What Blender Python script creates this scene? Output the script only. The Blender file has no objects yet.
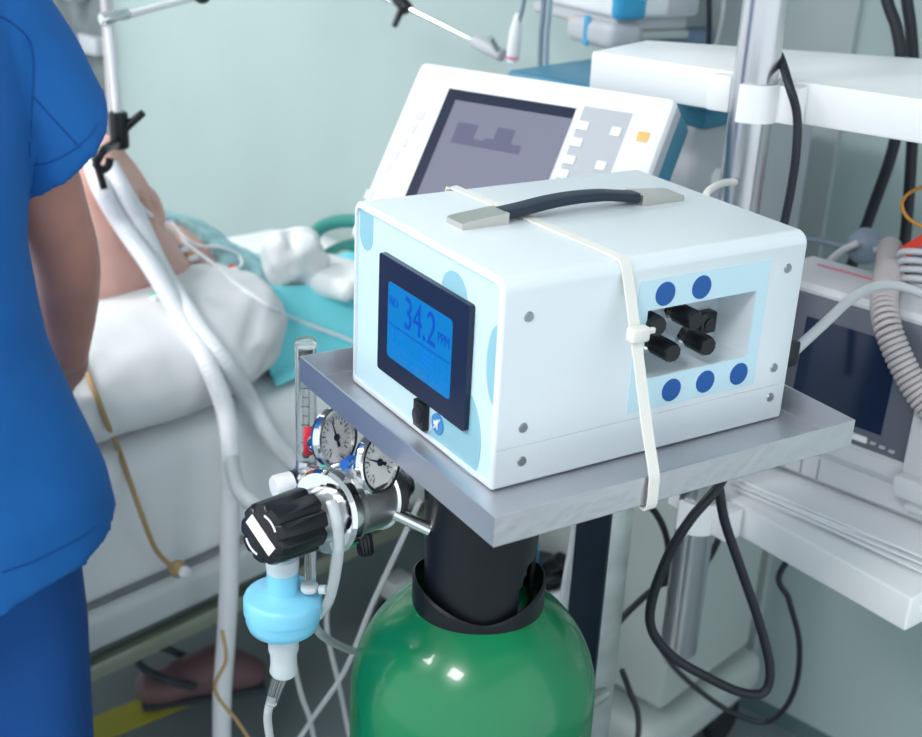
import bpy, bmesh, math, random
from mathutils import Vector, Matrix, noise
random.seed(7)
V = Vector
PI = math.pi
scene = bpy.context.scene
COL = scene.collection
DG = bpy.context.evaluated_depsgraph_get

# ------------------------------------------------------------------ camera model
FPX, PITCH, ROLL, CAMH = 1249.7, .4012, .0487, 1.65
_cp, _sp = math.cos(PITCH), math.sin(PITCH)
CF = V((0, _cp, -_sp)); _r0 = V((1, 0, 0)); _u0 = V((0, _sp, _cp))
CR = math.cos(ROLL)*_r0 + math.sin(ROLL)*_u0
CU = -math.sin(ROLL)*_r0 + math.cos(ROLL)*_u0
CAM = V((0, 0, CAMH))
def ray(x, y): return CF + CR*((x-461)/FPX) - CU*((y-368.5)/FPX)
def at(x, y, Y):
    d = ray(x, y); return CAM + d*(Y/d.y)
def atz(x, y, z):
    d = ray(x, y); return CAM + d*((z-CAMH)/d.z)
# room frame: w along the back wall to the right, b towards the wall, z up
TH = math.radians(-42.5)
WV = V((math.cos(TH), math.sin(TH), 0)); BV = V((-math.sin(TH), math.cos(TH), 0))
def R(w, b, z): return WV*w + BV*b + V((0, 0, z))
def onb(x, y, b):
    d = ray(x, y); return CAM + d*((b - CAM.dot(BV))/d.dot(BV))
def onw(x, y, w):
    d = ray(x, y); return CAM + d*((w - CAM.dot(WV))/d.dot(WV))
# analyser / trolley frame
YAW = math.radians(90) - 1.0029
NL = V((.0278, .9219, CAMH-.5015))
UX = V((math.cos(YAW), math.sin(YAW), 0)); VY = V((-math.sin(YAW), math.cos(YAW), 0))
def A(x, y, z): return NL + UX*x + VY*y + V((0, 0, z))

# ------------------------------------------------------------------ materials
MATS = {}
def mat(name, col, rough=.5, metal=0., bump=0., bscale=60., trans=0., ior=1.45, coat=0., emit=None, estr=1., var=0., vscale=8., sss=0., alpha=1., aniso=None):
    m = bpy.data.materials.new(name); m.use_nodes = True
    nt = m.node_tree; b = nt.nodes['Principled BSDF']
    b.inputs['Base Color'].default_value = (*col, 1)
    b.inputs['Roughness'].default_value = rough; b.inputs['Metallic'].default_value = metal
    b.inputs['IOR'].default_value = ior
    b.inputs['Transmission Weight'].default_value = trans
    b.inputs['Coat Weight'].default_value = coat
    b.inputs['Alpha'].default_value = alpha
    if sss:
        b.inputs['Subsurface Weight'].default_value = sss
        b.inputs['Subsurface Radius'].default_value = (.02, .008, .004)
    if emit:
        b.inputs['Emission Color'].default_value = (*emit, 1); b.inputs['Emission Strength'].default_value = estr
    tc = nt.nodes.new('ShaderNodeTexCoord')
    if var:
        n = nt.nodes.new('ShaderNodeTexNoise'); n.inputs['Scale'].default_value = vscale; n.inputs['Detail'].default_value = 4
        nt.links.new(tc.outputs['Object'], n.inputs['Vector'])
        r = nt.nodes.new('ShaderNodeValToRGB')
        r.color_ramp.elements[0].position = .3; r.color_ramp.elements[1].position = .7
        r.color_ramp.elements[0].color = (*[c*(1-var) for c in col], 1)
        r.color_ramp.elements[1].color = (*[min(1, c*(1+var)) for c in col], 1)
        nt.links.new(n.outputs['Fac'], r.inputs['Fac']); nt.links.new(r.outputs['Color'], b.inputs['Base Color'])
    if bump:
        n = nt.nodes.new('ShaderNodeTexNoise'); n.inputs['Scale'].default_value = bscale; n.inputs['Detail'].default_value = 5
        if aniso:
            mp = nt.nodes.new('ShaderNodeMapping'); mp.inputs['Scale'].default_value = aniso
            nt.links.new(tc.outputs['Object'], mp.inputs['Vector']); nt.links.new(mp.outputs['Vector'], n.inputs['Vector'])
        else:
            nt.links.new(tc.outputs['Object'], n.inputs['Vector'])
        bp = nt.nodes.new('ShaderNodeBump'); bp.inputs['Strength'].default_value = bump; bp.inputs['Distance'].default_value = .004
        nt.links.new(n.outputs['Fac'], bp.inputs['Height']); nt.links.new(bp.outputs['Normal'], b.inputs['Normal'])
    MATS[name] = m
    return m
WHITE = mat('white_powder_coat', (.74, .80, .845), .38, bump=.03, bscale=300)
WHITE2 = mat('white_plastic', (.82, .84, .86), .4)
SHELFW = mat('white_laminate', (.88, .89, .91), .35)
CYANPANEL = mat('pale_cyan_panel', (.60, .80, .89), .4)
LABELC = mat('pale_cyan_label', (.56, .77, .86), .45)
DECAL = mat('teal_decal', (.28, .53, .63), .45)
NAVY = mat('navy_bezel', (.010, .016, .045), .3)
LCD = mat('lcd_blue', (.0, .03, .10), .25, emit=(.003, .155, .42), estr=.72, var=.15, vscale=20)
LCDT = mat('lcd_text', (.0, .02, .18), .3, emit=(.002, .035, .21), estr=1.0)
LCDT2 = mat('lcd_faint_text', (.0, .04, .2), .3, emit=(.003, .10, .33), estr=1.0)
DOTB = mat('blue_sticker', (.012, .10, .36), .5)
BLACK = mat('black_plastic', (.006, .007, .010), .30)
RUBBER = mat('black_rubber', (.012, .015, .022), .45)
GUARD = mat('black_guard_plastic', (.006, .007, .011), .40, bump=.08, bscale=120)
HANDLE = mat('handle_vinyl', (.018, .028, .05), .5, bump=.1, bscale=150)
STEEL = mat('brushed_steel', (.62, .62, .655), .42, 1., bump=.12, bscale=90, aniso=(1, 30, 1), var=.1, vscale=5)
POLE = mat('polished_steel', (.62, .62, .65), .29, 1.)
CHROME = mat('chrome', (.78, .79, .80), .08, 1.)
SATIN = mat('satin_chrome', (.86, .87, .88), .36, 1.)
SCREWM = mat('screw_steel', (.33, .36, .38), .4, .8)
POSTM = mat('galvanised_steel', (.42, .46, .45), .45, .75, var=.18, vscale=20)
POSTD = mat('dark_reflection_navy', (.010, .020, .035), .4)  # colour of the dark reflection painted on the post's left face
GREEN = mat('green_paint', (.003, .185, .068), .25, coat=.35, var=.06, vscale=15)
GLASS = mat('clear_plastic', (.95, .97, .97), .06, trans=.95, ior=1.2)
TUBEC = mat('clear_tube', (.88, .91, .93), .3, trans=.65, ior=1.2)
MILKY = mat('milky_plastic', (.78, .84, .88), .3, trans=.35, ior=1.3, sss=.1)
FILT = mat('blue_filter_plastic', (.24, .66, .90), .32, trans=.12, sss=.3)
HOSE = mat('white_hose', (.80, .82, .86), .45)
HOSET = mat('translucent_hose', (.66, .71, .72), .35, trans=.25, ior=1.2)
REDL = mat('red_label', (.75, .03, .06), .5)
DIAL = mat('dial_white', (.92, .92, .91), .5)
INK = mat('dial_ink', (.02, .025, .05), .5)
BLUEB = mat('blue_plastic', (.02, .13, .50), .4)
TEALB = mat('green_button', (.1, .55, .38), .4)
TIE = mat('nylon_tie', (.78, .77, .72), .45)
SCRUB = mat('blue_scrubs', (.008, .135, .46), .8, bump=.12, bscale=400, var=.08, vscale=6)
SCRUB2 = mat('blue_scrub_trousers', (.005, .075, .30), .85, bump=.12, bscale=400, var=.08, vscale=6)
STITCH = mat('scrub_stitching', (.006, .09, .34), .8)
SKIN = mat('skin', (.52, .25, .20), .5, sss=.12, var=.1, vscale=14, bump=.05, bscale=90)
SKINP = mat('patient_skin', (.70, .42, .36), .5, sss=.12, var=.07, vscale=14)
HAIR = mat('dark_hair', (.03, .02, .015), .6, bump=.5, bscale=200, aniso=(1, 1, .1))
LINEN = mat('white_linen', (.76, .77, .785), .85, bump=.35, bscale=22)
SHEET = mat('white_sheet', (.86, .88, .90), .85, bump=.1, bscale=40)
GAUZE = mat('white_gauze', (.86, .88, .89), .9, bump=.3, bscale=90)
PAD = mat('cyan_pad', (.22, .78, .86), .8, var=.05)
GOWN = mat('pale_teal_gown', (.33, .56, .60), .85, var=.25, vscale=25, bump=.3, bscale=60)
TEAL = mat('teal_vinyl', (.03, .24, .21), .45)
BEDW = mat('bed_frame_paint', (.62, .66, .67), .4)
BEDG = mat('bed_rail_metal', (.40, .43, .34), .35, .4)
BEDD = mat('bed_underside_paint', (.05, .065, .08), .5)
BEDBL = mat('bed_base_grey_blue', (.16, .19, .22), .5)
YELL = mat('yellow_tape', (.52, .50, .05), .6)
CORD = mat('beige_cord', (.45, .30, .14), .5)
VENTW = mat('ventilator_plastic', (.80, .81, .85), .4)
VENTG = mat('ventilator_grey', (.50, .52, .56), .45)
VENTP = mat('ventilator_keypad', (.46, .48, .53), .45)
VENTB = mat('ventilator_blue', (.045, .22, .34), .4)
SCRD = mat('dark_screen', (.09, .09, .12), .25, emit=(.14, .145, .20), estr=.6)
SCRG = mat('screen_graph', (.05, .05, .08), .3, emit=(.09, .09, .15), estr=.6)
ORANGE = mat('orange_button', (.85, .50, .16), .4)
BLUES = mat('monitor_blue', (.05, .36, .62), .4)
DEFW = mat('defib_plastic', (.60, .61, .64), .45)
DEFB = mat('defib_bezel', (.12, .13, .17), .45)
DEFS = mat('defib_screen', (.006, .016, .05), .12)
PINK = mat('pink_line', (.72, .16, .25), .5)
COIL = mat('coil_cable', (.46, .42, .43), .5)
GREYC = mat('grey_cable', (.50, .51, .54), .5)
SLATE = mat('slate_cable', (.20, .25, .32), .5)
REDB = mat('red_nylon', (.72, .035, .02), .55)
PURP = mat('violet_nylon', (.14, .13, .35), .6)
PAPER = mat('paper', (.86, .87, .90), .7)
OWIRE = mat('orange_wire', (.60, .27, .03), .4)
WALLM = mat('wall_teal_paint', (.40, .50, .495), .5, bump=.03, bscale=60, var=.04, vscale=2)
FLOORM = mat('grey_vinyl_floor', (.20, .25, .26), .35, var=.12, vscale=3)
BASEM = mat('dark_cove_skirting', (.10, .17, .17), .45)
PANELM = mat('pale_wall_panel', (.40, .46, .46), .5)
CEILM = mat('ceiling_white', (.80, .82, .82), .7)
CLOG = mat('mauve_clog', (.22, .13, .14), .6)
CABW = mat('cart_grey', (.42, .47, .46), .45)
LAMPE = mat('lamp_diffuser', (.9, .9, .9), .5, emit=(1., .985, .96), estr=21.)
GASP = mat('gas_panel_grey', (.16, .19, .20), .5, var=.15, vscale=20)

# ------------------------------------------------------------------ mesh builder
def wmat(o):
    return (wmat(o.parent) if o.parent else Matrix.Identity(4)) @ Matrix.LocRotScale(o.location, o.rotation_euler, o.scale)
class MB:
    def __init__(self): self.bm = bmesh.new()
    def _xf(self, verts, M):
        if M is not None: bmesh.ops.transform(self.bm, matrix=M, verts=verts)
        return self
    def box(self, c, s, r=0., seg=3, M=None, axis=None):
        res = bmesh.ops.create_cube(self.bm, size=1.); vs = res['verts']
        for v in vs: v.co = V((v.co.x*s[0], v.co.y*s[1], v.co.z*s[2]))
        if r:
            es = list({e for v in vs for e in v.link_edges})
            if axis is not None:
                es = [e for e in es if abs((e.verts[0].co-e.verts[1].co).normalized()[axis]) > .9]
            g = bmesh.ops.bevel(self.bm, geom=es, offset=r, segments=seg, affect='EDGES', profile=.5)
            vs = list(set(g['verts']) | {v for v in vs if v.is_valid})
            # connected component
            seen = set(vs); st = list(vs)
            while st:
                v = st.pop()
                for e in v.link_edges:
                    o = e.other_vert(v)
                    if o not in seen: seen.add(o); st.append(o)
            vs = list(seen)
        for v in vs: v.co = v.co + V(c)
        return self._xf(vs, M)
    def loft(self, rings, cap=True, closed=True):
        bm = self.bm; L = []
        for ring in rings: L.append([bm.verts.new(V(p)) for p in ring])
        n = len(L[0])
        for a, b in zip(L[:-1], L[1:]):
            for i in range(n if closed else n-1):
                j = (i+1) % n
                bm.faces.new((a[i], a[j], b[j], b[i]))
        if cap and closed:
            bm.faces.new(list(reversed(L[0]))); bm.faces.new(L[-1])
        return self
    def lathe(self, prof, p=(0, 0, 0), ax=(0, 0, 1), seg=32, flute=0, fl=0.):
        # prof: (radius, height along axis)
        q = V((0, 0, 1)).rotation_difference(V(ax).normalized()); p = V(p); rings = []
        for r, h in prof:
            ring = []
            for i in range(seg):
                a = 2*PI*i/seg; rr = max(r, 1e-5)
                if flute: rr = rr*(1 - fl*max(0, math.cos(flute*a))**3)
                ring.append(p + q @ V((rr*math.cos(a), rr*math.sin(a), h)))
            rings.append(ring)
        return self.loft(rings)
    def cyl(self, p0, p1, r0, r1=None, seg=20, bev=0.):
        p0 = V(p0); p1 = V(p1); d = p1-p0; h = d.length; r1 = r0 if r1 is None else r1
        if bev:
            return self.lathe([(r0-bev, 0), (r0-bev*.3, bev*.3), (r0, bev), (r1, h-bev), (r1-bev*.3, h-bev*.3), (r1-bev, h)], p0, d, seg)
        return self.lathe([(r0, 0), (r1, h)], p0, d, seg)
    def ball(self, c, r, u=20, v=12):
        M = Matrix.Translation(V(c)) @ Matrix.Diagonal((*( (r, r, r) if not hasattr(r, '__len__') else r), 1))
        bmesh.ops.create_uvsphere(self.bm, u_segments=u, v_segments=v, radius=1., matrix=M); return self
    def tube(self, pts, r, seg=10, smooth=6, corr=0, cor_amp=0.):
        P = spline(pts, smooth) if smooth else [V(p) for p in pts]
        rr = r if callable(r) else (lambda t: r)
        t0 = (P[1]-P[0]).normalized()
        n = t0.orthogonal().normalized(); rings = []
        for i, p in enumerate(P):
            t = (P[min(i+1, len(P)-1)]-P[max(i-1, 0)]).normalized()
            n = (n - t*n.dot(t)).normalized(); bn = t.cross(n)
            q = rr(i/(len(P)-1))
            rings.append([p + n*(q*math.cos(2*PI*k/seg)) + bn*(q*math.sin(2*PI*k/seg)) for k in range(seg)])
        return self.loft(rings)
    def ribbon(self, pts, nrm, width, th, smooth=0):
        P = spline(pts, smooth) if smooth else [V(p) for p in pts]; rings = []
        for i, p in enumerate(P):
            t = (P[min(i+1, len(P)-1)]-P[max(i-1, 0)]).normalized()
            side = V(nrm); side = (side - t*side.dot(t)).normalized(); up = t.cross(side)
            rings.append([p+side*(width/2)+up*(th/2), p-side*(width/2)+up*(th/2), p-side*(width/2)-up*(th/2), p+side*(width/2)-up*(th/2)])
        return self.loft(rings)
    def prism(self, poly, z0, z1, M=None):
        vs0 = [V((x, y, z0)) for x, y in poly]; vs1 = [V((x, y, z1)) for x, y in poly]
        if M is not None: vs0 = [M @ v for v in vs0]; vs1 = [M @ v for v in vs1]
        return self.loft([vs0, vs1])
    def disp(self, amp, sc, seed=0., along=None):
        self.bm.normal_update()
        mv = [(v, (noise.noise(v.co*sc+V((seed, seed*1.7, -seed))) + .5*noise.noise(v.co*sc*2.3+V((seed+9, 0, seed))))*amp) for v in self.bm.verts]
        for v, d in mv: v.co += (V(along) if along else v.normal)*d
        return self
    def subdiv(self, n):
        bmesh.ops.subdivide_edges(self.bm, edges=self.bm.edges[:], cuts=n, use_grid_fill=True); return self
    def build(self, name, m, parent=None, angle=38, world=False):
        bm = self.bm
        bmesh.ops.recalc_face_normals(bm, faces=bm.faces[:])
        me = bpy.data.meshes.new(name); bm.to_mesh(me); bm.free()
        if world and parent is not None: me.transform(wmat(parent).inverted())
        return link(name, me, m, parent, angle)
def link(name, me, m, parent=None, angle=38):
    o = bpy.data.objects.new(name, me); me.materials.clear(); me.materials.append(m)
    for p in me.polygons: p.use_smooth = True
    me.set_sharp_from_angle(angle=math.radians(angle))
    COL.objects.link(o)
    if parent is not None: o.parent = parent
    else:  # origin at the foot of the thing
        xs = [v.co.x for v in me.vertices]; ys = [v.co.y for v in me.vertices]; zs = [v.co.z for v in me.vertices]
        c = V(((min(xs)+max(xs))/2, (min(ys)+max(ys))/2, min(zs)))
        me.transform(Matrix.Translation(-c)); o.location = c
    return o
def spline(pts, n=6):
    P = [V(p) for p in pts]
    if len(P) < 3: return P
    out = []
    E_ = [P[0]*2-P[1]] + P + [P[-1]*2-P[-2]]
    for i in range(1, len(E_)-2):
        p0, p1, p2, p3 = E_[i-1:i+3]
        for k in range(n):
            t = k/n
            out.append(.5*((2*p1)+(p2-p0)*t+(2*p0-5*p1+4*p2-p3)*t*t+(3*p1-p0-3*p2+p3)*t**3))
    out.append(P[-1]); return out
from mathutils.bvhtree import BVHTree
_BV = {}
def bvh(ob):
    k = ob.data.name
    if k not in _BV: _BV[k] = BVHTree.FromPolygons([v.co for v in ob.data.vertices], [p.vertices for p in ob.data.polygons])
    return _BV[k]
def tag(o, label, cat, group=None, kind=None):
    o['label'] = label; o['category'] = cat
    if group: o['group'] = group
    if kind: o['kind'] = kind
    return o
def thing(name, loc, rz, label, cat, group=None):
    o = bpy.data.objects.new(name, None); o.empty_display_size = .05; COL.objects.link(o)
    o.location = loc; o.rotation_euler = (0, 0, rz)
    bpy.context.view_layer.update()
    return tag(o, label, cat, group)
def struct(o):
    o['kind'] = 'structure'; return o
def bake(o, mods):
    """apply modifiers given as (type, settings) and keep one plain mesh"""
    for ty, st in mods:
        md = o.modifiers.new(ty, ty)
        for k_, v_ in st.items(): setattr(md, k_, v_)
    dg = bpy.context.evaluated_depsgraph_get(); dg.update()
    me = bpy.data.meshes.new_from_object(o.evaluated_get(dg), depsgraph=dg)
    old = o.data; o.modifiers.clear(); o.data = me
    ms = [m for m in old.materials]
    me.materials.clear()
    for m in ms: me.materials.append(m)
    for p in me.polygons: p.use_smooth = True
    return o
def text(name, s, size, m, parent, M, ext=.0002, align='CENTER', sx=1.):
    cu = bpy.data.curves.new('t', 'FONT'); cu.body = s; cu.size = size; cu.extrude = ext; cu.align_x = align; cu.align_y = 'CENTER'
    to = bpy.data.objects.new('t', cu); COL.objects.link(to)
    dg = bpy.context.evaluated_depsgraph_get(); dg.update()
    me = bpy.data.meshes.new_from_object(to.evaluated_get(dg), depsgraph=dg)
    bpy.data.objects.remove(to); bpy.data.curves.remove(cu)
    me.transform(M @ Matrix.Diagonal((sx, 1, 1, 1)))
    me.name = name
    o = bpy.data.objects.new(name, me); me.materials.clear(); me.materials.append(m); COL.objects.link(o)
    if parent is not None: o.parent = parent
    return o
def fM(origin, X, Y):
    X = V(X).normalized(); Y = V(Y).normalized(); Z = X.cross(Y)
    M = Matrix((X, Y, Z)).transposed().to_4x4(); M.translation = V(origin); return M
def rrect(w, h, r, n=6, rb=None):
    pts = []; rt = r; rb = r if rb is None else rb
    for cx, cy, a0, r in ((w/2-rt, h/2-rt, 0, rt), (-w/2+rt, h/2-rt, 90, rt), (-w/2+rb, -h/2+rb, 180, rb), (w/2-rb, -h/2+rb, 270, rb)):
        for k in range(n+1):
            a = math.radians(a0+90*k/n); pts.append((cx+r*math.cos(a), cy+r*math.sin(a)))
    return pts
# ------------------------------------------------------------------ room
WB = 2.013
def slab(name, w0, w1, b0, b1, z0, z1, m):
    e = MB(); P = [R(w0, b0, 0), R(w1, b0, 0), R(w1, b1, 0), R(w0, b1, 0)]
    e.loft([[V((p.x, p.y, z0)) for p in P], [V((p.x, p.y, z1)) for p in P]])
    return struct(e.build(name, m))
slab('floor', -4.6, 1.6, -2.2, WB+.1, -.06, 0, FLOORM)
slab('wall_back', -4.6, 1.6, WB, WB+.1, 0, 2.85, WALLM)
slab('ceiling', -4.6, 1.6, -2.2, WB+.1, 2.85, 2.91, CEILM)
slab('baseboard_back', -4.6, 1.6, WB-.008, WB, 0, .035, BASEM)
slab('trim_1', -2.6, .9-2.6+.0, .2, .2001, 0, .0001, YELL) if False else None
e = MB(); P = [R(-1.93, .55, 0), R(-1.85, .55, 0), R(-1.76, 1.32, 0), R(-1.84, 1.32, 0)]
e.loft([[V((p.x, p.y, .0002)) for p in P], [V((p.x, p.y, .002)) for p in P]]); struct(e.build('trim_1', YELL))
slab('trim_2', -1.33, -.985, WB-.012, WB, .10, 2.0, PANELM)
# ceiling light panels
i = 0
for (w, b) in ((-.1, -1.03), (-1.6, -1.03), (-3.1, -1.03), (-3.1, .45)):
    c = R(w, b, 2.85)
    t = thing('ceiling_light', (c.x, c.y, 2.85), TH, 'square white ceiling light panel above the ward', 'ceiling light', 'ceiling light panels')
    f = MB()
    for sx in (-1, 1): f.box((sx*.30, 0, -.0125), (.02, .62, .025)); f.box((0, sx*.30, -.0125), (.58, .02, .025))
    f.build('frame', WHITE2, t)
    MB().box((0, 0, -.010), (.57, .57, .012)).build('diffuser', LAMPE, t)

# ------------------------------------------------------------------ gas analyser on the tray
BD, BW, BH = .3368, .2580, .1866
Z0 = -.0014
g = thing('gas_analyzer', NL+V((0, 0, Z0)), YAW, 'white portable gas analyser with blue lit screen and carry handle on the steel tray', 'medical device')
def solid(prism_axis_mb): return prism_axis_mb
e = MB()
sec = rrect(BW, BH, .012, 7, .004)
n_ = 3
e.loft([[V((0.004*(1-math.cos(a)) if 0 else x_, BW/2+p[0]*s_, BH/2+p[1]*t_)) for p in sec] for x_, s_, t_ in
        ((.0032, 1-.005/BW, 1-.005/BH), (.0040, 1-.0018/BW, 1-.0018/BH), (.0055, 1, 1), (BD-.0025, 1, 1), (BD-.0008, 1-.0018/BW, 1-.0018/BH), (BD, 1-.005/BW, 1-.005/BH))])
casing = e.build('casing', WHITE, g)
def cutter(mb):
    o = mb.build('cut', WHITE, g); return o
cuts = []
c = MB(); s2 = rrect(BW-.011, BH-.011, .008, 7, .004)
c.loft([[V((x_, BW/2+p[0], BH/2+p[1])) for p in s2] for x_ in (-.02, .0075)]); cuts.append(cutter(c))
cuts.append(cutter(MB().box((.216, .02, .1065), (.126, .052, .064))))
cuts.append(cutter(MB().box((BD/2, -.009, .0375), (BD+.1, .0196, .0009))))
for o in cuts:
    md = casing.modifiers.new('b', 'BOOLEAN'); md.object = o; md.operation = 'DIFFERENCE'; md.solver = 'EXACT'
bake(casing, [])
casing.data.set_sharp_from_angle(angle=math.radians(30))
for o in cuts: bpy.data.objects.remove(o)
c = MB(); s3 = rrect(BW-.0116, BH-.0116, .0077, 7, .0037)
c.loft([[V((x_, BW/2+p[0], BH/2+p[1])) for p in s3] for x_ in (.0060, .0073)]); c.build('front_panel', CYANPANEL, g)
# decals on the front panel (flat stickers)
def decal(poly, x0=.0056):
    e = MB(); e.loft([[V((x0, y, z)) for y, z in poly], [V((.0061, y, z)) for y, z in poly]]); return e
def arcpts(cy, cz, ry, rz, a0, a1, n=20): return [(cy+ry*math.cos(math.radians(a0+(a1-a0)*k/n)), cz+rz*math.sin(math.radians(a0+(a1-a0)*k/n))) for k in range(n+1)]
decal([(.2235, .178)] + arcpts(.2365, .158, .0130, .016, 180, 360) + [(.2495, .178)]).build('decal', DECAL, g)
decal(arcpts(.077, .1513, .0205, .019, 0, 180)).build('decal', DECAL, g)
decal([(.0068, .146)] + arcpts(.0068, .111, .0150, .035, 90, -90)[::1]).build('decal', DECAL, g) if False else decal(arcpts(.0068, .111, .0155, .036, 90, -90)).build('decal', DECAL, g)
decal([(.042, .080)] + arcpts(.060, .040, .0375, .045, 150, 230)[::1] + [(.07, .0072), (.14, .0072), (.09, .036), (.06, .0365)] if False else arcpts(.060, .030, .036, .048, 90, 230) + [(.11, .0068), (.085, .034)]).build('decal', DECAL, g)
bz = MB(); pb = [(p[0]+.122, p[1]+.0945) for p in rrect(.157, .1145, .003, 3)]
bz.loft([[V((x_, y, z)) for y, z in pb] for x_ in (.0062, .0005)]); scr = bz.build('screen_bezel', NAVY, g)
sb = MB(); pb = [(p[0]+.125, p[1]+.0935) for p in rrect(.113, .0735, .004, 3)]
sb.loft([[V((x_, y, z)) for y, z in pb] for x_ in (.001, .0002)]); disp_ = sb.build('display', LCD, g)
def tf(y, z, x=.0): return fM((x, y, z), (0, -1, 0), (0, 0, 1))
text('reading', '34.2', .044, LCDT, disp_, tf(.123, .109), sx=.76)
text('reading', 'NO', .013, LCDT, disp_, tf(.1705, .1125), sx=.8)
text('reading', 'PPM', .0145, LCDT, disp_, tf(.0815, .1075), sx=.8)
MB().box((.0, .125, .0905), (.0004, .108, .0012)).build('divider_line', LCDT, disp_)
text('faint_reading', '12', .015, LCDT2, disp_, tf(.155, .080), sx=.7)
text('faint_reading', '1863', .018, LCDT2, disp_, tf(.108, .080), sx=.7)
e = MB()
for y in (.170, .138, .124, .088, .076): e.box((0, y, .081), (.0003, .0012, .013))
e.box((0, .125, .0705), (.0003, .105, .0008))
for y in (.15, .128, .1, .085): e.box((0, y, .0635), (.0003, .014, .0012)); e.box((0, y+.007, .0635), (.0003, .001, .009))
e.build('faint_reading', LCDT2, disp_)
# rocker switch and mute sign
sw = MB().box((.003, .1195, .0215), (.007, .019, .026), .001, 2).build('rocker_switch', BLACK, g)
MB().cyl((-.0015, .1215, .020), (.0015, .1215, .020), .008, .0085, bev=.0008).build('rocker_cap', RUBBER, sw)
mu = MB().cyl((.0061, .094, .0225), (.0045, .094, .0225), .0098, seg=28).build('mute_sign', mat('mute_blue', (.05, .27, .62), .4), g)
e = MB(); e.prism([(-.005, -.002), (-.002, -.002), (.002, -.0055), (.002, .0055), (-.002, .002), (-.005, .002)], 0, .0004, tf(.0945, .0225, .0044))
e.box((0, 0, .0003), (.0015, .016, .0004), M=tf(.094, .0225, .0044) @ Matrix.Rotation(-.7, 4, 'Z')); e.build('mute_mark', WHITE2, mu)
# side label plate around the recess
e = MB()
for x0, x1, z0, z1 in ((.141, .292, .1388, .1665), (.141, .292, .044, .0742), (.141, .1528, .0742, .1388), (.2792, .292, .0742, .1388)):
    e.box(((x0+x1)/2, -.0003, (z0+z1)/2), (x1-x0, .0007, z1-z0))
lab = e.build('side_label', LABELC, g)
for x, z in ((.170, .152), (.211, .152), (.190, .058), (.230, .0585), (.271, .0585)):
    MB().cyl((x, -.0005, z), (x, -.0013, z), .0108, seg=28).build('blue_dot', DOTB, lab)
e = MB(); e.box((.216, .0455, .1065), (.1255, .001, .0635)); e.build('recess_plate', mat('recess_grey', (.50, .57, .62), .45), g)
for x, z in ((.181, .0975), (.222, .0965), (.161, .1255), (.203, .1240)):
    f = MB().cyl((x, .045, z), (x, .026, z), .0068, seg=16).cyl((x, .031, z), (x, .025, z), .0092, seg=6).build('gas_fitting', CHROME, g)
    MB().lathe([(.0062, 0), (.0066, .008), (.0085, .010), (.0094, .012), (.0094, .033), (.0080, .036)], (x, .028, z), (0, -1, 0), 32, 12, .10).build('knob_cap', BLACK, f)
f = MB().box((.260, .040, .098), (.019, .012, .021), .002, 2).build('socket', BLACK, g)
MB().cyl((.260, .034, .097), (.260, .0325, .097), .006).build('socket_hole', RUBBER, f)
for x, z in ((.029, .153), (.031, .054), (.032, .0225), (.315, .155), (.317, .056), (.318, .025)):
    e = MB().cyl((x, .0004, z), (x, -.0012, z), .0048, .0040, seg=20); e.cyl((x, -.0010, z), (x, -.0016, z), .0018, seg=6); e.build('screw', SCREWM, g)
# handle
HY = .143
for s, x0, x1 in ((1, .044, .093), (-1, .298, .246)):
    e = MB(); d = 1 if s > 0 else -1
    pr_ = [(x0, .0), (x0, .0055), (x0+d*.005, .0070), (x1-d*.002, .0105), (x1, .0105), (x1, 0)]
    e.loft([[V((x, HY+y, BH+z)) for x, z in pr_] for y in (-.0135, .0135)]); e.build('handle_bracket', mat('satin_nickel', (.62, .60, .56), .3, .9) if s > 0 else MATS['satin_nickel'], g)
hp = [(.092, .0065), (.115, .0085), (.145, .0118), (.175, .0130), (.205, .0120), (.228, .0090), (.250, .0060)]
P = spline([V((x, HY, BH+z)) for x, z in hp], 6)
e = MB(); rings = []
for i, p in enumerate(P):
    t = (P[min(i+1, len(P)-1)]-P[max(i-1, 0)]).normalized(); up = V((0, 1, 0)).cross(t)*-1
    if up.z < 0: up = -up
    rings.append([p+V((0, a*1.0, 0))+up*b_ for a, b_ in rrect(.021, .0085, .0032, 3)])
e.loft(rings); e.build('handle_grip', HANDLE, g, 60)
for x, y in ((.03, .03), (.03, .22), (.30, .03), (.30, .22)): MB().cyl((x, y, -.0005), (x, y, .002), .01).build('foot', RUBBER, g)
# power plug at the rear
MB().box((BD+.009, .012, .062), (.018, .016, .026), .003, 2).build('power_plug', BLACK, g)

# ------------------------------------------------------------------ nylon cable tie round box and tray
def AA(x, y, z): return A(x, y, z+Z0)
e = MB(); W_ = .0105
top_ = [AA(.108, .2595, .1), AA(.109, .2592, .178), AA(.110, .2550, .1868), AA(.112, .240, .1876), AA(.121, .1, .1876), AA(.124, .016, .1878), AA(.1245, .003, .1855), AA(.1248, -.0020, .176), AA(.1225, -.0185, .142), AA(.119, -.0385, .100), AA(.1155, -.0580, .060), AA(.1132, -.0742, .0285), AA(.1128, -.0765, .018), AA(.1125, -.0765, -.004), AA(.1125, -.066, -.0068)]
e.ribbon(top_, UX, W_, .0016, 4)
tie = e.build('cable_tie', TIE); tag(tie, 'white nylon cable tie strapped over the analyser box and down to the tray rim', 'cable tie')
kp = AA(.1220, -.0245, .132)
e = MB(); M_ = fM(kp, UX, V((0, 0, 1)))
e.box((0, 0, .002), (.019, .013, .011), .0025, 3, M=M_); e.box((.011, .0015, .003), (.011, .005, .004), .001, 2, M=M_)
hd = e.build('tie_head', TIE, tie, world=True)

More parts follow.
